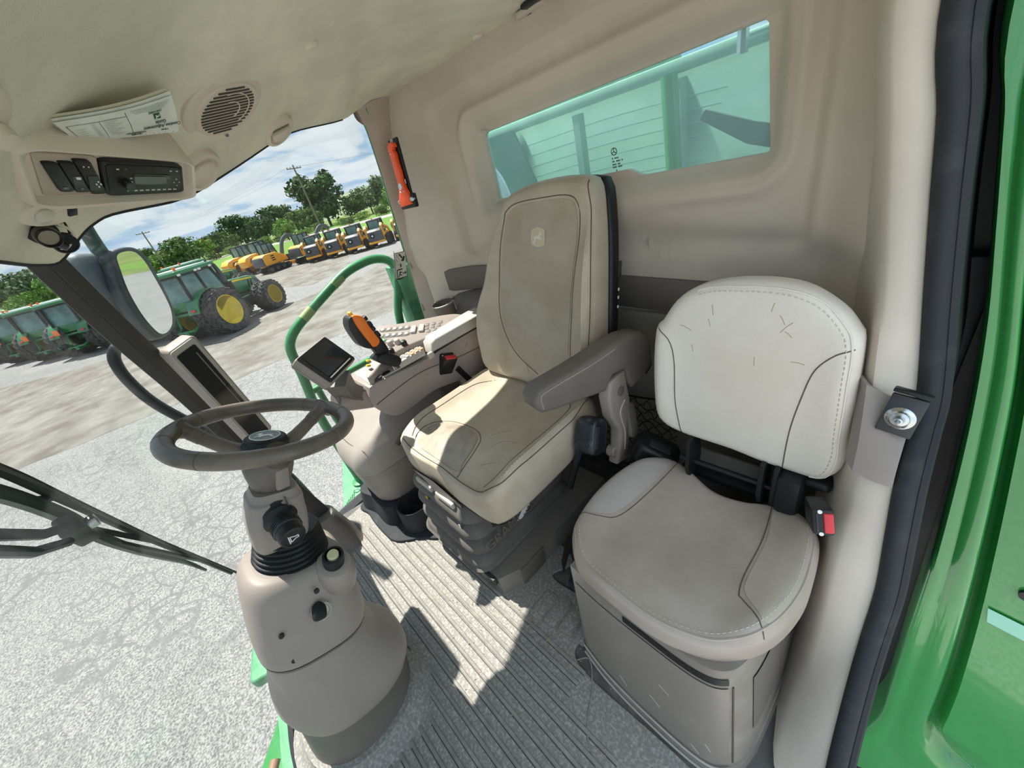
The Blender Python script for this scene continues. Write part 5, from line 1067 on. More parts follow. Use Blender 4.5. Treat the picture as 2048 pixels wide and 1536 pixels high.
for P in ([(.606, .235, 1.194), (.655, .244, 1.161), (.814, .266, 1.064), (.885, .271, 1.032)], [(.585, .236, 1.186), (.631, .244, 1.154), (.756, .264, 1.069), (.871, .275, 1.012)]): obj('link_arm', tube(np.array(P)+oy, .0075, 8), mat('slate arm', (62, 70, 84), .5), wp)
# ------------------------------------------------------------------ green body panel behind the door
ed = spline([(.05, 1.80), (.022, 1.39), (-.008, 1.255), (-.043, 1.081), (-.079, .891), (-.109, .683), (-.132, .468), (-.159, .157), (-.182, -.214), (-.205, -.55), (-.217, -.75), (-.208, -.92), (-.19, -1.07), (-.19, -1.3)], 60)
gv = spline([(-.05, 1.80), (-.072, 1.30), (-.089, 1.093), (-.115, .953), (-.157, .747), (-.185, .572), (-.22, .329), (-.26, .02), (-.295, -.307), (-.314, -.53), (-.324, -.653), (-.352, -.745), (-.43, -.815), (-.6, -.86)], 60)
rg = []
for f_, y in ((-.0, -1.30), (0, -1.14), (.04, -1.122), (.12, -1.112), (.30, -1.114), (.42, -1.120), (.55, -1.112), (.75, -1.108), (.90, -1.112), (.97, -1.125), (1.0, -1.16), (1.06, -1.175), (1.16, -1.17), (1.22, -1.135), (1.28, -1.120)):
    rg.append([(e0[0]+(g0[0]-e0[0])*f_, y, e0[1]+(g0[1]-e0[1])*f_) for e0, g0 in zip(ed, gv)])
for k in (.12, .3, .6, 1.1): rg.append([(g0[0]-.05-k*1.1, -1.118+.03*k, g0[1]+(.06 if i > 52 else .02)+k*(.0 if i < 50 else .02*(i-50))) for i, (e0, g0) in enumerate(zip(ed, gv))])
gp = thing('green_side_panel', 'glossy green body panel with a rolled edge outside the open door', 'body panel', (-.5, -1.12, -.8))
gpb = obj('panel_skin', loft(rg, closed=False), 'green', gp, ang=60)
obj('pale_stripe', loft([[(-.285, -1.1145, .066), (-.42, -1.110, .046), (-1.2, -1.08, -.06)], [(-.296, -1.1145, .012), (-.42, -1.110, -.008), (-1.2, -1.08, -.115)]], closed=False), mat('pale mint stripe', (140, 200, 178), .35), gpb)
obj('panel_hole', T(lathe([(.016, -.004), (.016, .003), (.010, .0035), (.001, -.001)], 20), frame((-.325, -1.112, .165), (1, 0, 0), (0, 1, 0))), 'black', gpb)
# green corner outside the rear pillar
gc = thing('green_cab_corner', 'green outer cab corner seen through the side glass by the rear pillar', 'body panel', (2.05, -1.1, 0))
off = np.array([.085, -.02, 0]); q0 = PO+np.array([.012, -.03, 0]); q1 = PO+np.array([.062, -.02, 0])
obj('outer_post', thicken(loft([q0[:26], (q0+np.array([.025, .022, 0]))[:26], q1[:26]], closed=False), .01), 'greend', gc)
obj('corner_body', loft([[(x, y, z) for x, y in spline([(2.06, -.965), (2.16, -.965), (2.20, -1.03), (2.20, -1.5), (2.02, -1.5), (2.02, -1.0)], 30, True)] for z in (-.4, .2, .7, .95, 1.0, 1.02)]), 'greend', gc)
# grain tank seen through the rear window
tk = thing('grain_tank', 'pale green grain tank wall with ribs behind the rear window', 'tank', (1.0, -2.0, 0))
tb_ = obj('tank_wall', rbox(3.1, .05, 2.6, .01, at=Matrix.Translation((1.0, -2.05, .245))), M.setdefault('tankg', mat('sage tank paint', (140, 172, 154), .5, rgb2=(158, 188, 170), vs=3, spec=.3)), tk)
for k, x in enumerate((.95, 1.50)): obj('wall_rib', loft([[(x-.035, -2.025, z), (x-.02, -1.995, z), (x+.02, -1.995, z), (x+.035, -2.025, z)] for z in (-.5, 1.50)], closed=False), 'tankg', tb_)
obj('tank_flange', rbox(3.1, .06, .05, .01, at=Matrix.Translation((1.0, -2.02, 1.545))), 'tankg', tb_)
obj('upper_panel', rbox(1.6, .05, .16, .01, at=Matrix.Translation((1.75, -2.03, 1.62))), 'tankg', tb_)
obj('hopper_panel', thicken(loft([[(2.05, -1.98, .4), (1.75, -1.98, 1.02), (1.95, -1.98, 1.53)], [(2.5, -1.97, .4), (2.5, -1.97, 1.0), (2.5, -1.97, 1.53)]], closed=False), .01), mat('dark green gap', (40, 84, 66), .6), tb_)
obj('auger_tube', tube([(.86, -1.93, .3), (.93, -1.93, 1.0), (.95, -1.93, 1.52)], .035, 14), 'green', tk)
obj('side_frame', thicken(loft([[(.30, -1.9, 1.10), (.62, -1.9, 1.21), (.80, -1.9, 1.33)], [(.30, -1.9, 1.18), (.60, -1.9, 1.28), (.78, -1.9, 1.36)]], closed=False), .02), 'dkgrey', tk)
obj('bright_cover', rbox(.24, .05, .16, .02, at=Matrix.Translation((.40, -1.86, 1.28))), mat('lime green cover', (120, 190, 110), .4), tk)
for k in range(7): obj('wall_crease', tube(spline([(.75+.02*k, -2.02, 1.42-.05*k), (1.3, -2.018, 1.44-.055*k), (1.9, -2.02, 1.43-.06*k)], 10), .0022, 5), mat('pale crease', (160, 206, 184), .5) if not k else bpy.data.materials['pale crease'], tb_)
obj('ladder_tube', tube([(.66, -1.9, 1.50), (.655, -1.9, 1.9)], .02, 8), 'steel', tk)
obj('bundle_of_hoses', join(*[tube(spline([(1.98+.02*i, -1.75, 1.53), (1.99+.03*math.sin(i), -1.75, 1.42-.02*i), (1.90+.02*i, -1.75, 1.30), (1.86+.015*i, -1.75, 1.18)], 14), .012, 8) for i in range(4)]), 'steel', tk)
# printed mark on the rear glass
gm = thing('glass_mark', 'small black printed maker mark on the rear window glass', 'mark', (.80, -1.246, 1.30))
for k, (wd, dz) in enumerate(((.030, 0), (.044, .009), (.030, .018), (.036, .026), (.014, .036), (.010, .044), (.012, .052))):
    gs = [rbox(.0035, .0004, .0045, 0, at=Matrix.Translation((.798+i*.005-wd/2-.003*(k % 2), -1.2440, 1.293-dz))) for i in range(int(wd/.005)) if (i*7+k) % 4]
    obj('print_line', join(*gs), 'black', gm)
obj('mark_ring', T(tube([(.010*math.cos(a), .010*math.sin(a), 0) for a in np.linspace(0, 2*math.pi, 25)[:-1]], .0012, 5, closed=True), frame((.800, -1.2435, 1.312), (-1, 0, 0), (0, 1, 0))), 'black', gm)
obj('mark_star', T(join(bar(0, 0, 0, .009, .0022), bar(0, 0, -.008, -.005, .0022), bar(0, 0, .008, -.005, .0022)), frame((.800, -1.2435, 1.312), (-1, 0, 0), (0, 1, 0))), 'black', gm)

# ================================================================== YARD AND LANDSCAPE
G0 = -2.2
def ground_mat():
    m = bpy.data.materials.new('pavement'); m.use_nodes = True; t = m.node_tree; n = t.nodes; b = n['Principled BSDF']; b.inputs['Roughness'].default_value = .9; b.inputs['Specular IOR Level'].default_value = .15
    co = n.new('ShaderNodeTexCoord'); l = t.links.new
    def noise(s, d=4, r=.6):
        x = n.new('ShaderNodeTexNoise'); x.inputs['Scale'].default_value = s; x.inputs['Detail'].default_value = d; x.inputs['Roughness'].default_value = r; l(co.outputs['Object'], x.inputs['Vector']); return x.outputs[0]
    def ramp(v, a, b_, c0, c1):
        r = n.new('ShaderNodeValToRGB'); r.color_ramp.elements[0].position = a; r.color_ramp.elements[1].position = b_; r.color_ramp.elements[0].color = c0; r.color_ramp.elements[1].color = c1; l(v, r.inputs[0]); return r.outputs[0]
    def mix(f, a, b_, mode='MIX'):
        x = n.new('ShaderNodeMixRGB'); x.blend_type = mode
        for i, v in enumerate((f, a, b_)):
            if isinstance(v, (int, float)): x.inputs[i].default_value = v
            elif isinstance(v, tuple): x.inputs[i].default_value = v
            else: l(v, x.inputs[i])
        return x.outputs[0]
    base = ramp(noise(.35, 6), .35, .7, srgb(132, 132, 131), srgb(152, 151, 149))
    speck = ramp(noise(62, 2, .5), .36, .64, srgb(92, 93, 97), srgb(184, 184, 181)); c = mix(.55, base, speck, 'MULTIPLY'); c = mix(.5, c, speck)
    # alligator cracks where the old asphalt is broken
    wv = n.new('ShaderNodeTexNoise'); wv.inputs['Scale'].default_value = 1.3; l(co.outputs['Object'], wv.inputs['Vector'])
    ad = n.new('ShaderNodeMixRGB'); ad.blend_type = 'ADD'; ad.inputs[0].default_value = .6; l(co.outputs['Object'], ad.inputs[1]); l(wv.outputs['Color'], ad.inputs[2])
    vo = n.new('ShaderNodeTexVoronoi'); vo.feature = 'DISTANCE_TO_EDGE'; vo.inputs['Scale'].default_value = 3.2; l(ad.outputs[0], vo.inputs['Vector'])
    cr_ = ramp(vo.outputs['Distance'], .015, .075, (1, 1, 1, 1), (0, 0, 0, 1))
    sx = n.new('ShaderNodeSeparateXYZ'); l(co.outputs['Object'], sx.inputs[0])
    gate = n.new('ShaderNodeMapRange'); gate.inputs[1].default_value = 3.4; gate.inputs[2].default_value = 5.6; l(sx.outputs[0], gate.inputs[0])
    zone = ramp(noise(.45, 3), .36, .52, (0, 0, 0, 1), (1, 1, 1, 1))
    f1 = mix(1.0, cr_, zone, 'MULTIPLY'); f2 = mix(1.0, f1, gate.outputs[0], 'MULTIPLY')
    c = mix(f2, c, srgb(112, 112, 113))
    seam_ = ramp(noise(.12, 2), .47, .50, (0, 0, 0, 1), (0, 0, 0, 1))
    l(c, b.inputs['Base Color'])
    bu = n.new('ShaderNodeBump'); bu.inputs['Strength'].default_value = .5; bu.inputs['Distance'].default_value = .01
    x = n.new('ShaderNodeTexNoise'); x.inputs['Scale'].default_value = 45; l(co.outputs['Object'], x.inputs['Vector']); l(x.outputs[0], bu.inputs['Height']); l(bu.outputs[0], b.inputs['Normal'])
    return m
M['pave'] = ground_mat()
M['gravel'] = mat('brown gravel', (104, 100, 94), .95, rgb2=(138, 135, 130), vs=1.1, vlo=.35, vhi=.68, det=12, bump=.6, bs=30, spec=.1)
M['conc'] = mat('pale concrete', (176, 174, 168), .9, rgb2=(206, 203, 196), vs=.8, det=10, spec=.1)
M['grass'] = mat('grass', (86, 120, 52), .95, rgb2=(110, 138, 70), vs=.5, det=10, bump=.6, bs=6, spec=.1)
M['field'] = mat('rough meadow', (92, 110, 60), .95, rgb2=(116, 126, 76), vs=.08, det=10, spec=.1)
M['roadc'] = mat('white road', (176, 172, 165), .9, var=.05, spec=.1)
def slab(name, pts, z, m, label, h=.05): return struct(name, prism(pts, h, 0, z0=z-h), m, label=label)
bm = [(-60+30*i, -160+20*j) for i in range(9) for j in range(17)]
slab('ground', [(-150, -400), (700, -400), (700, 400), (-150, 400)], G0-.03, 'field', 'rough meadow ground', .5)
slab('ground_2', [(-60, -90), (20, -60), (52, -20), (60, -4), (60, 30), (64, 90), (-60, 90)], G0, 'pave', 'grey cracked yard pavement', .02)
def wob(P, a, s, n=120):
    P = resample(np.array(P, float), n, True); r = np.random.default_rng(s); f = np.cumsum(r.normal(0, 1, (n, 2)), 0); f -= np.linspace(0, 1, n)[:, None]*f[-1]; return [tuple(q) for q in P+f/np.abs(f).max()*a]
slab('ground_3', wob([(13.4, -5.5), (14.4, 5.2), (18, 14), (34, 13), (29.5, 6.5), (25.5, 1.0), (23, -4), (24, -9), (29.5, -15), (27, -18), (20, -10)], .8, 3), G0+.004, 'gravel', 'brown gravel strip across the yard', .01)
slab('ground_4', wob([(27.5, -7), (31, -11), (40, -14), (50, -9), (58, 2), (58, 6), (46, -3), (36, -5)], 1.0, 5), G0+.004, 'gravel', 'brown gravel apron by the yellow machines', .01)
slab('ground_5', [(31, -22), (46, -12.5), (58, -8.0), (66, -5), (75, 8), (80, 40), (260, 120), (330, 30), (150, -60), (95, -90), (20, -90)], G0-.012, 'grass', 'mown grass between yard and road', .01)
rc = [(40, -100), (66, -73), (88, -54), (110, -45.5), (135, -33.5), (165, -18), (205, 2), (260, 30)]
slab('ground_6', [(x+.0, y+4.2) for x, y in rc]+[(x+6, y-6.5) for x, y in rc[::-1]], G0+.01, 'roadc', 'pale straight road beyond the grass', .01)
# wooded ridge
rd_ = np.random.default_rng(4)
rz = [(400, 330, 12), (450, 230, 12), (490, 160, 9), (510.8, 97.3, 8.6), (513.8, 79.8, 10.8), (516, 64.4, 10.9), (518.9, 33.7, 11.5), (519.7, -16.7, 10), (516.4, -60.9, 11.6), (509.5, -104, 15.4), (499, -145, 14.1), (480.6, -198.6, 18.2), (460, -242, 20.9), (435.6, -284, 24), (390, -340, 24), (300, -400, 20)]
P = spline(rz, 260); rings = [[(x*.80, y*.80, G0-1) for x, y, z in P]]
for f_, hz_ in ((.84, .25), (.88, .55), (.92, .8), (.96, .95), (1.0, 1.0), (1.06, .95), (1.2, .6)): rings.append([(x*f_+rd_.normal(0, 1.2), y*f_+rd_.normal(0, 1.2), G0+(z-G0)*hz_+rd_.normal(0, .7)) for x, y, z in P])
hl_ = obj('wooded_ridge', loft(rings, closed=False), mat('ridge woods', (104, 124, 102), .95, rgb2=(140, 154, 118), vs=.05, det=12, bump=1, bs=.4, spec=.05)); hl_['kind'] = 'structure'; hl_['label'] = 'low wooded ridge on the horizon'

# ---- trees: trunk, boughs and thousands of leaf cards gathered in clumps
def leafmat(n_, a, b): return mat(n_, a, .8, rgb2=b, vs=.9, det=3, spec=.15)
LM = [leafmat('deep green leaves', (54, 80, 42), (82, 108, 58)), leafmat('mid green leaves', (72, 100, 50), (104, 128, 72)), leafmat('bright green leaves', (98, 134, 56), (128, 156, 80)), leafmat('grey green leaves', (88, 108, 78), (114, 130, 94))]
M['bark'] = mat('bark', (104, 90, 76), .9, var=.2, vs=3)
def crown(h, w_, seed, nleaf=2600, low=.12, clumps=22, leaf=.55):
    r = np.random.default_rng(seed); V = []; F = []; cs = []
    for _ in range(clumps):
        a = r.uniform(0, 2*math.pi); rad = math.sqrt(r.uniform(0, 1))*.72; zc = r.uniform(low+.16, .84); lim = math.sin(math.pi*min(1, max(0, (zc-low)/(1-low))*.85+.12))
        cs.append((math.cos(a)*rad*lim*w_/2, math.sin(a)*rad*lim*w_/2, zc*h, r.uniform(.16, .27)*w_*.9, r.uniform(.11, .19)*h))
    for _ in range(nleaf):
        c = cs[r.integers(len(cs))]; d = r.normal(0, 1, 3); d /= np.linalg.norm(d); q = r.uniform(.55, 1.05)
        p = np.array([c[0]+d[0]*c[3]*q, c[1]+d[1]*c[3]*q, c[2]+d[2]*c[4]*q])
        nrm = d+r.normal(0, .5, 3); nrm /= np.linalg.norm(nrm); u = np.cross(nrm, r.normal(0, 1, 3)); u /= np.linalg.norm(u); v = np.cross(nrm, u); s = leaf*r.uniform(.5, 1.3); o = len(V)
        V += [p-u*s, p-v*s*.6, p+u*s, p+v*s*.6]; F.append((o, o+1, o+2, o+3))
    return (np.array(V), F), cs
def raw(name, g, m, par):
    me = bpy.data.meshes.new(name); me.from_pydata(np.asarray(g[0]).tolist(), [], g[1]); me.materials.append(m if not isinstance(m, str) else M[m]); o = bpy.data.objects.new(name, me); COL.objects.link(o)
    o.parent = par; o.matrix_parent_inverse = par_inv(par); return o
TREES = {}
def tree(x, y, h, w_, k, seed, label, low=.12, name='broadleaf_tree', grp='trees beyond the pale road'):
    t = thing(name, label, 'shrub' if 'shrub' in name else 'tree', (x, y, G0), grp)
    g, cs = crown(h, w_, seed, int(1500+h*130), low, leaf=.10+.036*h)
    L_ = raw('foliage', T(g, (x, y, G0)), LM[k], t); L_['kind'] = 'stuff'
    tr = obj('trunk', tube([(x, y, G0-.1), (x+.1, y, G0+h*.3), (x, y+.1, G0+h*.62)], [h*.030, h*.022, h*.008], 8), 'bark', t)
    obj('boughs', join(*[tube([(x, y, G0+h*.28), (x+c[0]*.6, y+c[1]*.6, G0+c[2]*.8), (x+c[0], y+c[1], G0+c[2])], [h*.012, h*.008, h*.003], 5) for c in cs[:9]]), 'bark', tr)
    return t
TL = [(160.2, -57, 15.6, 16, 0, 'tall dark spreading tree directly behind the tall utility pole'),
      (184.5, -45.5, 10.6, 13, 0, 'rounded dark green tree left of the tall spreading tree'),
      (182.2, -31.8, 10.0, 14, 0, 'broad dark tree at the left end of the dark tree group'),
      (135.6, -34.6, 5.2, 5.2, 2, 'small bright green tree standing in front of the dark trees'),
      (147.4, -74.1, 10.4, 11, 3, 'pale green tree at the window edge beside the rear pillar'),
      (163.1, -76.2, 9.4, 11, 3, 'grey green tree between tall tree and pillar'),
      (161.0, -68.6, 7.6, 9, 1, 'green tree just right of the tall spreading tree'),
      (143.0, -45.2, 6.2, 7, 1, 'small light tree just left of the tall spreading tree'),
      (163.2, -47.5, 7.0, 8, 1, 'mid green tree in the gap behind the small light tree'),
      (149.7, -9.7, 7.4, 9.5, 1, 'yellowish green round tree right of the mirror top'),
      (149.9, -6.7, 5.6, 7, 1, 'lower green tree beside the second utility pole'),
      (168.8, -19.9, 6.8, 9, 0, 'dark round tree between the mirror tree and the dark group'),
      (170.0, -1.4, 7.0, 10, 1, 'green tree behind the wing mirror rim'),
      (150.0, -3.7, 5.2, 7, 2, 'bright green bush behind the wing mirror rim'),
      (168.0, 26.1, 8.6, 12, 3, 'grey green wood edge tree left of the corner post'),
      (168.5, 22.6, 9.0, 12, 3, 'tallest pale tree just left of the corner post'),
      (177.2, 31.7, 6.6, 11, 1, 'green tree at the far left edge of the view'),
      (150.0, 17.8, 6.0, 8, 2, 'bright green tree touching the corner post on its left'),
      (150.3, 24.7, 4.2, 8, 2, 'low bright green tree above the parked row'),
      (168.3, -23.8, 5.6, 8, 1, 'mid green tree right of the dark round tree'),
      (166.4, -34.9, 8.0, 9, 0, 'dark tree between the rounded and the broad dark trees'),
      (150.7, -38.1, 4.0, 7, 1, 'low green tree behind the small bright tree'),
      (132.4, -70.5, 7.0, 8, 2, 'light green bushy tree touching the rear pillar'),
      (122.4, -68.0, 5.4, 7, 1, 'green bushy tree half hidden by the rear pillar'),
      (159.3, -14.5, 5.8, 9, 2, 'bright green tree above the tractor roof'),
      (179.9, 6.6, 6.4, 11, 0, 'dark tree right of the mirror arm'),
      (179.7, 10.4, 6.4, 11, 1, 'green tree left of the mirror housing'),
      (185.0, 3.1, 7.2, 12, 3, 'grey green tree seen behind the mirror head')]
for i, a in enumerate(TL): tree(a[0], a[1], a[2]*1.22, a[3]*1.3, a[4], 11+i, a[5])
sp = 'low roadside shrub in the hedge strip beyond the pale road'
for i, (x, y) in enumerate(((116.1, -47.4), (114.4, -51.0), (109.9, -54.9), (121, -47), (128, -42), (134, -39.5), (140, -34), (147, -30), (150, -26), (156, -21), (160, -17), (166, -11), (172, -7), (178, -2), (186, 3), (194, 9), (202, 15), (210, 22), (107, -60), (103, -65), (99, -68), (218, 30), (222, 38))):
    tree(x+4, y-1, 2.0+.9*((i*37) % 5)/4, 6.5, (1, 2, 1, 2)[i % 4], 70+i, sp, low=.0, name='roadside_shrub', grp='shrubs along the road')
for o in list(COL.objects):
    if o.name.startswith('roadside_shrub'): o['group'] = 'shrubs along the road'
# ---- utility poles and lines
M['wood'] = mat('weathered pole wood', (124, 112, 100), .9, var=.15, vs=2)
TOPS = []
for x, y, zt, s, lb in ((68.3, -22.6, 8.9, 1, 'tall wooden utility pole rising beside the tall dark tree'), (145.7, -4.0, 9.2, 1.3, 'wooden utility pole above the tractor roof right of the mirror'), (226.6, 39.3, 6.6, 1.2, 'faint utility pole at the left edge of the view'), (218.9, -21.5, 6.7, 1, 'thin leaning pole left of the dark trees')):
    t = thing('utility_pole', lb, 'pole', (x, y, G0))
    pm_ = obj('pole_shaft', tube([(x, y, G0-.2), (x, y, zt)], [.17*s, .11*s], 8), 'wood', t); c = np.array([x, y, zt-.45]); a = np.array([.35, -.94, 0])
    if s > 1 or zt > 8:
        ca = obj('crossarm', tube([c-a*1.25*s, c+a*1.25*s], .07*s, 6), 'wood', t)
        for k in (-1.15, -.6, .6, 1.15): obj('insulator', T(lathe([(.05*s, 0), (.06*s, .1), (.03*s, .18)], 8), tuple(c+a*k*s+np.array([0, 0, .05]))), 'plastd', ca)
    TOPS.append((c, a))
pw = thing('power_lines', 'thin power lines strung between the utility poles', 'power line', tuple(TOPS[0][0]))
for k in (-1.1, 1.1):
    A_ = TOPS[0][0]+TOPS[0][1]*k+np.array([0, 0, .2]); B_ = TOPS[1][0]+TOPS[1][1]*k+np.array([0, 0, .2]); Cc = A_+np.array([-20, -55, .6])
    for p_, q_ in ((A_, B_), (A_, Cc)):
        u = np.linspace(0, 1, 24)[:, None]; L_ = p_*(1-u)+q_*u; L_[:, 2] -= (1.2*4*u*(1-u))[:, 0]; obj('wire', tube(L_, .010, 4), M.setdefault('wire', mat('wire grey', (120, 126, 132), .6)), pw)

# ================================================================== MACHINES IN THE YARD (built at the origin, facing +x)
M['tyre'] = mat('tyre rubber', (58, 58, 60), .85, rgb2=(92, 90, 88), vs=6, spec=.2)
M['rimy'] = mat('yellow rim', (236, 204, 44), .4, var=.04)
M['cyel'] = mat('construction yellow', (232, 164, 44), .45, var=.05, vs=3)
M['cgrey'] = mat('machine charcoal', (74, 78, 86), .5, var=.1, vs=5)
M['cabgl'] = mat('cab window glass', (96, 136, 130), .08, rgb2=(62, 92, 92), vs=1.2, spec=.8)
M['dgreen'] = mat('machine green', (34, 112, 62), .3, coat=.4, var=.05)
M['roofw'] = mat('roof top sky sheen', (206, 220, 212), .3)  # sky reflection on the green roofs, painted as a pale colour
M['ambr'] = mat('amber beacon', (240, 120, 40), .3)
_w = {}
def wheel_geo(r, w_, rr_):
    k = (r, w_, rr_)
    if k in _w: return _w[k]
    h = w_/2; tyre = lathe([(rr_, -h*.86), (rr_+.02, -h*.98), (r*.86, -h), (r*.955, -h*.92), (r*.965, -h*.5), (r*.965, h*.5), (r*.955, h*.92), (r*.86, h), (rr_+.02, h*.98), (rr_, h*.86)], 30)
    gs = []; n = 22
    for i in range(n):
        for s in (-1, 1):
            a0 = 2*math.pi*(i+(.5 if s > 0 else 0))/n
            pts = [(r*.99*math.cos(a0+b), r*.99*math.sin(a0+b), s*h*z) for z, b in ((.04, .16), (.5, .06), (.96, -.06))]
            gs.append(tube(pts, [r*.032]*3, 4))
    rim = lathe([(rr_*1.0, h*.86), (rr_*.96, h*.9), (rr_*.90, h*.72), (rr_*.86, h*.50), (rr_*.62, h*.46), (rr_*.56, h*.30), (rr_*.30, h*.28), (rr_*.28, h*.36), (rr_*.16, h*.36), (rr_*.15, h*.5), (.001, h*.5)], 30)
    rim2 = (rim[0]*np.array([1, 1, -1]), rim[1])
    _w[k] = (tyre, join(*gs), join(rim, rim2)); return _w[k]
def wheel(par, x, y, r, w_, rr_, name='wheel', mirror=True, rimm='rimy'):
    ty, tr, rm_ = wheel_geo(r, w_, rr_); F = Matrix.Translation((x, y, r)) @ Matrix.Rotation(R(90), 4, 'X')
    t = obj('tyre', T(ty, F), 'tyre', par); o = obj('tread_lugs', T(tr, F), 'tyre', t); o['kind'] = 'stuff'; obj('rim', T(rm_, F), rimm, t)
    return t
def slabxz(pts, y0, y1, r_=.02): return T(prism(pts, y1-y0, r_, 2), Matrix([[1, 0, 0, 0], [0, 0, -1, y1], [0, 1, 0, 0], [0, 0, 0, 1]]))
def make_tractor():
    t = thing('tractor', '', 'tractor', (0, 0, 0), 'green tractors in the yard')
    for y in (-1.38, -.80, .80, 1.38): wheel(t, 0, y, 1.0, .50, .66)
    for y in (-1.30, -.82, .82, 1.30): wheel(t, 3.15, y, .74, .42, .46)
    obj('hood', slabxz([(1.35, 1.40), (1.35, 2.02), (2.2, 2.02), (3.3, 1.92), (3.75, 1.78), (3.90, 1.35), (3.85, 1.15), (2.4, 1.25)], -.42, .42, .10), 'dgreen', t)
    for s in (-1, 1): obj('hood_stripe', slabxz([(1.4, 1.92), (2.3, 1.94), (3.4, 1.80), (3.4, 1.74), (2.3, 1.84), (1.4, 1.82)], s*.425-.008, s*.425+.008, .004), 'rimy', t)
    obj('grille', slabxz([(3.45, 1.72), (3.72, 1.66), (3.93, 1.30), (3.88, 1.10), (3.6, 1.15)], -.43, .43, .03), 'cgrey', t)
    for k in range(2): obj('side_vent', rbox(.10, .88, .34, .02, at=Matrix.Translation((3.05+.18*k, 0, 1.58-.04*k)) @ Matrix.Rotation(R(24), 4, 'Y')), 'black', t)
    obj('front_weight_bracket', rbox(.35, .9, .42, .05, at=Matrix.Translation((4.15, 0, 1.0))), 'dgreen', t)
    obj('chassis', rbox(3.9, .55, .55, .08, at=Matrix.Translation((1.8, 0, .95))), 'dgreen', t)
    obj('front_axle', rbox(.3, 2.6, .25, .05, at=Matrix.Translation((3.15, 0, .74))), 'black', t); obj('rear_axle', rbox(.35, 2.9, .35, .08, at=Matrix.Translation((0, 0, 1.0))), 'dgreen', t)
    for s in (-1, 1):
        ar = [(1.10*math.cos(a), 1.12*math.sin(a)+.98) for a in np.linspace(R(8), R(165), 20)]; inn = [(1.03*math.cos(a), 1.05*math.sin(a)+.98) for a in np.linspace(R(165), R(8), 20)]
        fd = obj('fender', slabxz(ar+inn, s*.85-.30, s*.85+.30, .015), 'dgreen', t); obj('tail_lamp', rbox(.05, .22, .10, .02, at=Matrix.Translation((-1.06, s*.90, 1.42))), 'red', fd)
        obj('fuel_tank', rbox(1.2, .35, .55, .10, at=Matrix.Translation((1.75, s*.72, .85))), 'black', t)
    cab_o = [(-.70, 1.50), (-.62, 2.86), (1.00, 2.86), (1.42, 1.50), (1.2, 1.25), (-.4, 1.35)]
    cb2 = obj('cab_glass', slabxz(cab_o, -.80, .80, .05), 'cabgl', t)
    for y in (-.81, .81):
        for a, b in (((-.72, 1.45), (-.64, 2.9)), ((.30, 1.35), (.20, 2.9)), ((1.42, 1.40), (1.0, 2.9)), ((-.70, 1.55), (1.40, 1.45))): obj('cab_post', tube([(a[0], y, a[1]), (b[0], y, b[1])], .055, 6), 'black', cb2)
    for y in (-.80, .80): obj('rear_post', tube([(-.72, y*.98, 1.45), (-.66, y*.98, 2.9)], .05, 6), 'black', cb2)
    rf = obj('cab_roof', rbox(2.1, 1.86, .20, .07, 3, at=Matrix.Translation((.22, 0, 2.97))), 'dgreen', t); obj('roof_top', rbox(1.7, 1.5, .07, .03, 2, at=Matrix.Translation((.18, 0, 3.09))), 'roofw', rf)
    obj('roof_band', rbox(2.14, 1.88, .07, .03, at=Matrix.Translation((.22, 0, 2.87))), 'black', rf)
    for x in (-.70, .15, .35, .95):
        for s in (-1, 1): obj('work_lamp', rbox(.16, .05, .09, .02, at=Matrix.Translation((x, s*.945, 2.90))), 'white', rf)
    for y in (-.72, .72): obj('beacon', T(lathe([(.06, 0), (.06, .12), (.03, .16)], 12), (-.55, y, 3.08)), 'ambr', rf)
    obj('exhaust_stack', tube(spline([(1.55, -.62, 1.3), (1.55, -.62, 2.2), (1.50, -.62, 2.75), (1.36, -.62, 3.02)], 16), np.linspace(.15, .07, 16), 12), 'cgrey', t)
    obj('exhaust_can', tube([(1.60, -.66, 1.15), (1.60, -.66, 2.0)], .19, 14), 'black', t); obj('air_intake', tube([(1.55, .62, 1.2), (1.5, .62, 2.9)], .09, 10), 'black', t)
    obj('boarding_steps', rbox(.5, .25, .9, .03, at=Matrix.Translation((1.2, .88, .95))), 'black', t)
    ht = obj('rear_hitch', join(*[tube([(-.35, s*.45, 1.35), (-.75, s*.50, 1.30), (-.85, s*.50, .75), (-1.15, s*.45, .62)], .06, 6) for s in (-1, 1)], tube([(-.75, -.5, 1.3), (-.75, .5, 1.3)], .06, 6), tube([(-1.12, -.48, .63), (-1.12, .48, .63)], .05, 6)), 'dgreen', t)
    obj('drawbar', rbox(.9, .22, .18, .03, at=Matrix.Translation((-.75, 0, .55))), 'dgreen', t); obj('rear_light_pod', rbox(.25, 1.1, .45, .10, at=Matrix.Translation((-.60, 0, 1.62))), 'dgreen', t)
    obj('slow_sign', rbox(.03, .34, .30, .01, at=Matrix.Translation((-1.0, .62, 1.55))), 'ambr', t)
    return t
tractor = make_tractor()
hd0 = math.atan2(-.771, .636)
TP = [((22.75, -.75), hd0, 'nearest green tractor with yellow dual wheels right of the mirror'),
      ((27.6, 1.2), hd0, 'second green tractor parked behind the nearest tractor and the wing mirror'),
      ((32.6, 4.1), hd0+.20, 'green tractor whose rear wheels end the parked row at the corner post'),
      ((36.0, 5.9), hd0+.22, 'green tractor third from the left in the parked row'),
      ((40.4, 7.9), hd0+.24, 'green tractor second from the left in the parked row'),
      ((46.0, 10.2), hd0+.26, 'leftmost green tractor of the parked row'),
      ((34.5, -1.6), hd0, 'green tractor whose roof shows above the nearest tractor hood')]
for i, ((x, y), a, lb) in enumerate(TP[1:]): copy_tree(tractor, (x, y, G0), a, lb)
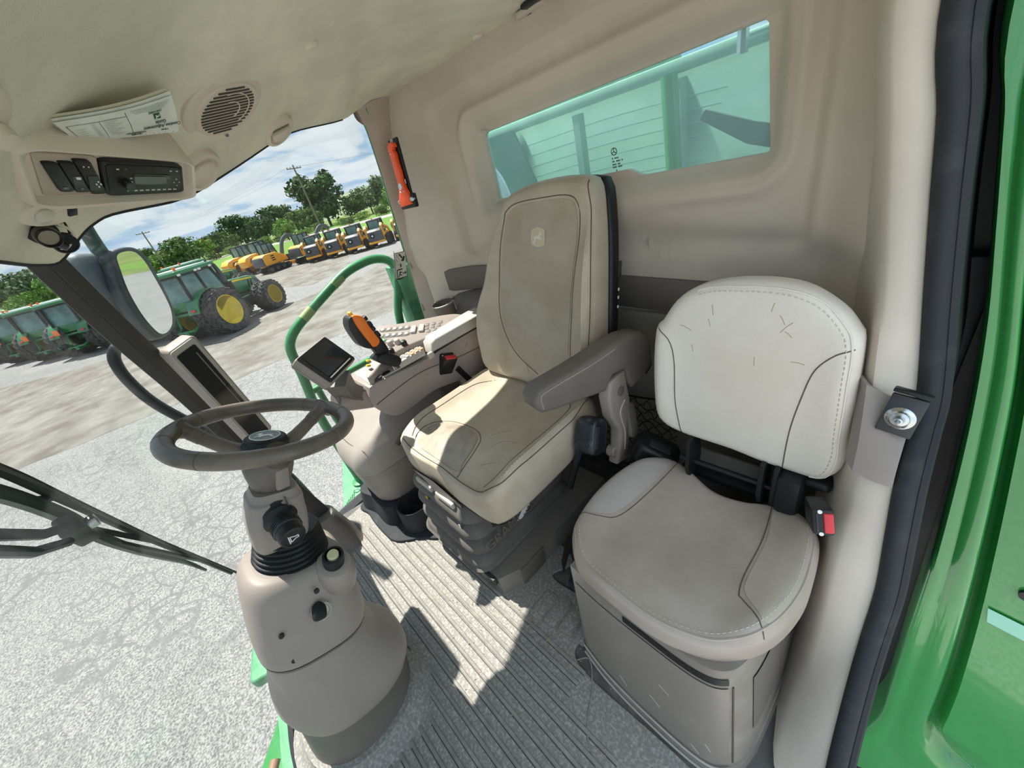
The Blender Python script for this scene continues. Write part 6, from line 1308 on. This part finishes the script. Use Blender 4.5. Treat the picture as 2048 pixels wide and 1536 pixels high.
tractor.location = (TP[0][0][0], TP[0][0][1], G0); tractor.rotation_euler = (0, 0, TP[0][1]); tractor['label'] = TP[0][2]
cbh = thing('combine_harvester', 'large green harvester with yellow stripe at the far left edge', 'combine', (0, 0, 0))
obj('body', slabxz([(-3.4, 1.2), (-3.2, 3.5), (1.6, 3.9), (2.2, 3.4), (2.4, 1.1), (0, .9)], -1.5, 1.5, .10), 'dgreen', cbh)
for s in (-1, 1): obj('side_stripe', slabxz([(-3.3, 1.5), (2.3, 1.9), (2.3, 2.1), (-3.3, 1.75)], s*1.51-.01, s*1.51+.01, .004), 'rimy', cbh); obj('panel_gap', rbox(.06, .02, 2.1, 0, at=Matrix.Translation((-1.2, s*1.51, 2.5)) @ Matrix.Rotation(R(12), 4, 'Y')), 'black', cbh)
obj('cab', slabxz([(2.2, 1.9), (2.1, 3.7), (3.6, 3.6), (3.9, 2.0)], -1.0, 1.0, .1), 'cabgl', cbh)
for y in (-1.5, 1.5): wheel(cbh, 1.4, y, .98, .6, .6); wheel(cbh, -2.6, y*.85, .66, .4, .36)
cbh.location = (54.5, 16.2, G0); cbh.rotation_euler = (0, 0, hd0+.4)
def make_skid():
    t = thing('skid_steer', '', 'skid steer', (0, 0, 0), 'yellow skid steer loaders in a line')
    for x in (-.55, .65):
        for y in (-.78, .78): wheel(t, x, y, .44, .32, .24, rimm='cyel')
    obj('body', slabxz([(-1.25, .38), (-1.30, 1.0), (-.9, 1.22), (.9, 1.0), (1.2, .55), (1.1, .30)], -.62, .62, .04), 'cyel', t)
    rdn = obj('engine_door', slabxz([(-1.50, .50), (-1.52, 1.28), (-1.38, 1.42), (-.95, 1.46), (-.95, .5)], -.60, .60, .07), 'cgrey', t)
    obj('door_badge', T(lathe([(.20, 0), (.20, .03), (.15, .035), (.14, .02), (.001, .02)], 20), frame((-1.53, .22, .98), (0, 1, 0), (-1, 0, .05))), 'black', rdn); obj('badge_dot', T(lathe([(.07, 0), (.07, .01), (.001, .012)], 12), frame((-1.55, .22, .98), (0, 1, 0), (-1, 0, 0))), 'white', rdn)
    obj('rear_bumper', rbox(.25, 1.35, .16, .03, at=Matrix.Translation((-1.48, 0, .46))), 'cyel', t)
    obj('cab_glass', slabxz([(-.75, 1.2), (-.70, 2.02), (.55, 2.02), (.70, 1.1)], -.46, .46, .03), 'cabgl', t)
    for y in (-.48, .48):
        for a, b in (((-.78, 1.2), (-.72, 2.05)), ((.72, 1.05), (.56, 2.05)), ((-.05, 1.15), (-.05, 2.05))): obj('cage_post', tube([(a[0], y, a[1]), (b[0], y, b[1])], .05, 6), 'black', t)
    obj('cab_roof', rbox(1.5, 1.08, .10, .04, at=Matrix.Translation((-.08, 0, 2.08))), 'cgrey', t)
    for s in (-1, 1):
        tw_ = obj('arm_tower', slabxz([(-1.28, .85), (-1.30, 1.62), (-1.05, 1.80), (-.80, 1.70), (-.78, .9)], s*.68-.11, s*.68+.11, .03), 'cyel', t); obj('tower_disc', T(lathe([(.26, 0), (.26, .03), (.001, .035)], 20), frame((-1.08, s*.80, 1.35), (1, 0, 0), (0, s, 0))), 'cgrey', tw_); obj('disc_mark', T(lathe([(.09, 0), (.09, .01), (.001, .012)], 12), frame((-1.08, s*.835, 1.35), (1, 0, 0), (0, s, 0))), 'white', tw_)
        obj('lift_arm', slabxz([(-1.15, 1.60), (-1.1, 1.76), (.9, 1.35), (1.65, .55), (1.55, .38), (.8, 1.15)], s*.68-.08, s*.68+.08, .02), 'cyel', t)
    obj('beacon', T(lathe([(.06, 0), (.05, .12), (.01, .14)], 10), (-.6, 0, 2.12)), 'ambr', t)
    return t
skid = make_skid()
SK = [((42.6, -12.9), 'skid steer first from the left beside the excavators'), ((40.4, -14.2), 'second skid steer from the excavators'), ((38.2, -15.4), 'third skid steer from the excavators in line'), ((36.6, -16.9), 'skid steer with open wheel fourth from the excavators'), ((35.8, -19.3), 'skid steer second from the rear pillar edge'), ((34.4, -21.4), 'rightmost skid steer cut by the rear pillar edge')]
ah = math.atan2(-.62, .78)
for i, ((x, y), lb) in enumerate(SK[1:]): copy_tree(skid, (x, y, G0), ah, lb, 1.1)
skid.location = (*SK[0][0], G0); skid.rotation_euler = (0, 0, ah); skid.scale = (1.1,)*3; skid['label'] = SK[0][1]
def make_exc():
    t = thing('mini_excavator', '', 'excavator', (0, 0, 0), 'yellow tracked excavators')
    for s in (-1, 1):
        tk_ = obj('track', slabxz([(-1.2, .12), (-1.28, .32), (-1.1, .56), (1.1, .56), (1.28, .32), (1.2, .12), (1.0, .02), (-1.0, .02)], s*.80-.22, s*.80+.22, .04), 'black', t)
        for x in (-1.0, -.35, .35, 1.0): obj('track_roller', T(lathe([(.18, 0), (.18, .05), (.06, .07)], 16), frame((x, s*1.02, .30), (1, 0, 0), (0, s, 0))), 'cgrey', tk_)
    bd = obj('upper_body', slabxz([(-1.35, .72), (-1.45, 1.0), (-1.38, 1.62), (-1.0, 1.78), (.2, 1.75), (1.1, 1.20), (1.15, .75)], -1.0, 1.0, .10), 'cyel', t)
    for k in range(3):
        for s in (-1, 1): obj('side_vent', rbox(.40, .03, .10, .02, at=Matrix.Translation((-.35, s*1.005, 1.50-.20*k))), 'black', bd)
    obj('counterweight', slabxz([(-1.50, .74), (-1.56, 1.1), (-1.45, 1.55), (-1.30, 1.60), (-1.30, .74)], -.98, .98, .08), 'cgrey', t)
    cg = obj('cab_glass', slabxz([(-.45, 1.7), (-.40, 2.68), (.65, 2.68), (.95, 1.25)], -.05, .92, .05), 'cabgl', t)
    for y in (-.06, .93):
        for a, b in (((-.45, 1.6), (-.42, 2.7)), ((.95, 1.2), (.66, 2.7)), ((.2, 1.7), (.2, 2.7)), ((-.42, 2.68), (.66, 2.68))): obj('cab_post', tube([(a[0], y, a[1]), (b[0], y, b[1])], .05, 6), 'black', cg)
    obj('boom', tube(spline([(1.0, -.35, 1.1), (1.7, -.35, 2.4), (2.6, -.35, 2.9), (3.3, -.35, 2.5)], 16), np.linspace(.20, .14, 16), 6), 'cgrey', t); obj('stick', tube([(3.3, -.35, 2.6), (2.7, -.35, 1.2)], .13, 6), 'cgrey', t)
    obj('blade', rbox(.12, 1.9, .38, .03, at=Matrix.Translation((1.75, 0, .3))), 'cyel', t)
    return t
exc = make_exc(); EX = [((46.6, -9.4), 'yellow tracked excavator left of the pair'), ((45.0, -12.6), 'yellow tracked excavator beside the skid steers with raised dark boom')]
ae = math.atan2(-.95, .31); copy_tree(exc, (*EX[1][0], G0), ae, EX[1][1]); exc.location = (*EX[0][0], G0); exc.rotation_euler = (0, 0, ae); exc['label'] = EX[0][1]
def make_loader():
    t = thing('wheel_loader', '', 'loader', (0, 0, 0), 'yellow wheel loaders')
    for x in (-.9, 1.5):
        for y in (-.95, .95): wheel(t, x, y, .66, .45, .36, rimm='cyel')
    hd_ = obj('engine_hood', slabxz([(-2.1, .85), (-2.2, 1.45), (-1.9, 1.80), (-1.2, 1.95), (-.2, 1.95), (-.2, .8)], -.80, .80, .16), 'cyel', t)
    for s in (-1, 1): obj('hood_vent', slabxz([(-1.7, 1.2), (-1.5, 1.6), (-.8, 1.6), (-.9, 1.2)], s*.80-.02, s*.80+.02, .01), 'cgrey', hd_); obj('fender', slabxz([(-1.6, 1.25), (-1.3, 1.5), (-.5, 1.5), (-.2, 1.25)], s*.95-.22, s*.95+.22, .02), 'cyel', t)
    cg = obj('cab_glass', slabxz([(-.35, 1.5), (-.30, 2.90), (.75, 2.90), (1.05, 1.3)], -.68, .68, .04), 'cabgl', t)
    for y in (-.69, .69):
        for a, b in (((-.35, 1.4), (-.32, 2.95)), ((1.05, 1.25), (.76, 2.95)), ((.25, 1.4), (.25, 2.95))): obj('cab_post', tube([(a[0], y, a[1]), (b[0], y, b[1])], .06, 6), 'black', cg)
    obj('cab_roof', rbox(1.4, 1.5, .12, .05, at=Matrix.Translation((.22, 0, 2.98))), 'black', t); obj('front_frame', rbox(1.5, .8, .6, .06, at=Matrix.Translation((1.5, 0, .8))), 'cyel', t)
    obj('lift_arms', join(*[tube([(1.0, s*.45, 1.5), (2.0, s*.45, 1.2), (2.7, s*.45, .6)], .12, 6) for s in (-1, 1)]), 'cyel', t)
    obj('bucket', slabxz([(2.6, .15), (2.6, .95), (3.0, .9), (3.5, .2), (3.5, .1)], -1.1, 1.1, .02), 'cgrey', t)
    return t
ld = make_loader(); LD = [((51.5, -9.4), 'yellow wheel loader left of the excavators'), ((55.0, -8.2), 'yellow wheel loader half hidden by the tractor exhaust')]
al = math.atan2(-1, .35); copy_tree(ld, (*LD[1][0], G0), al, LD[1][1]); ld.location = (*LD[0][0], G0); ld.rotation_euler = (0, 0, al); ld['label'] = LD[0][1]
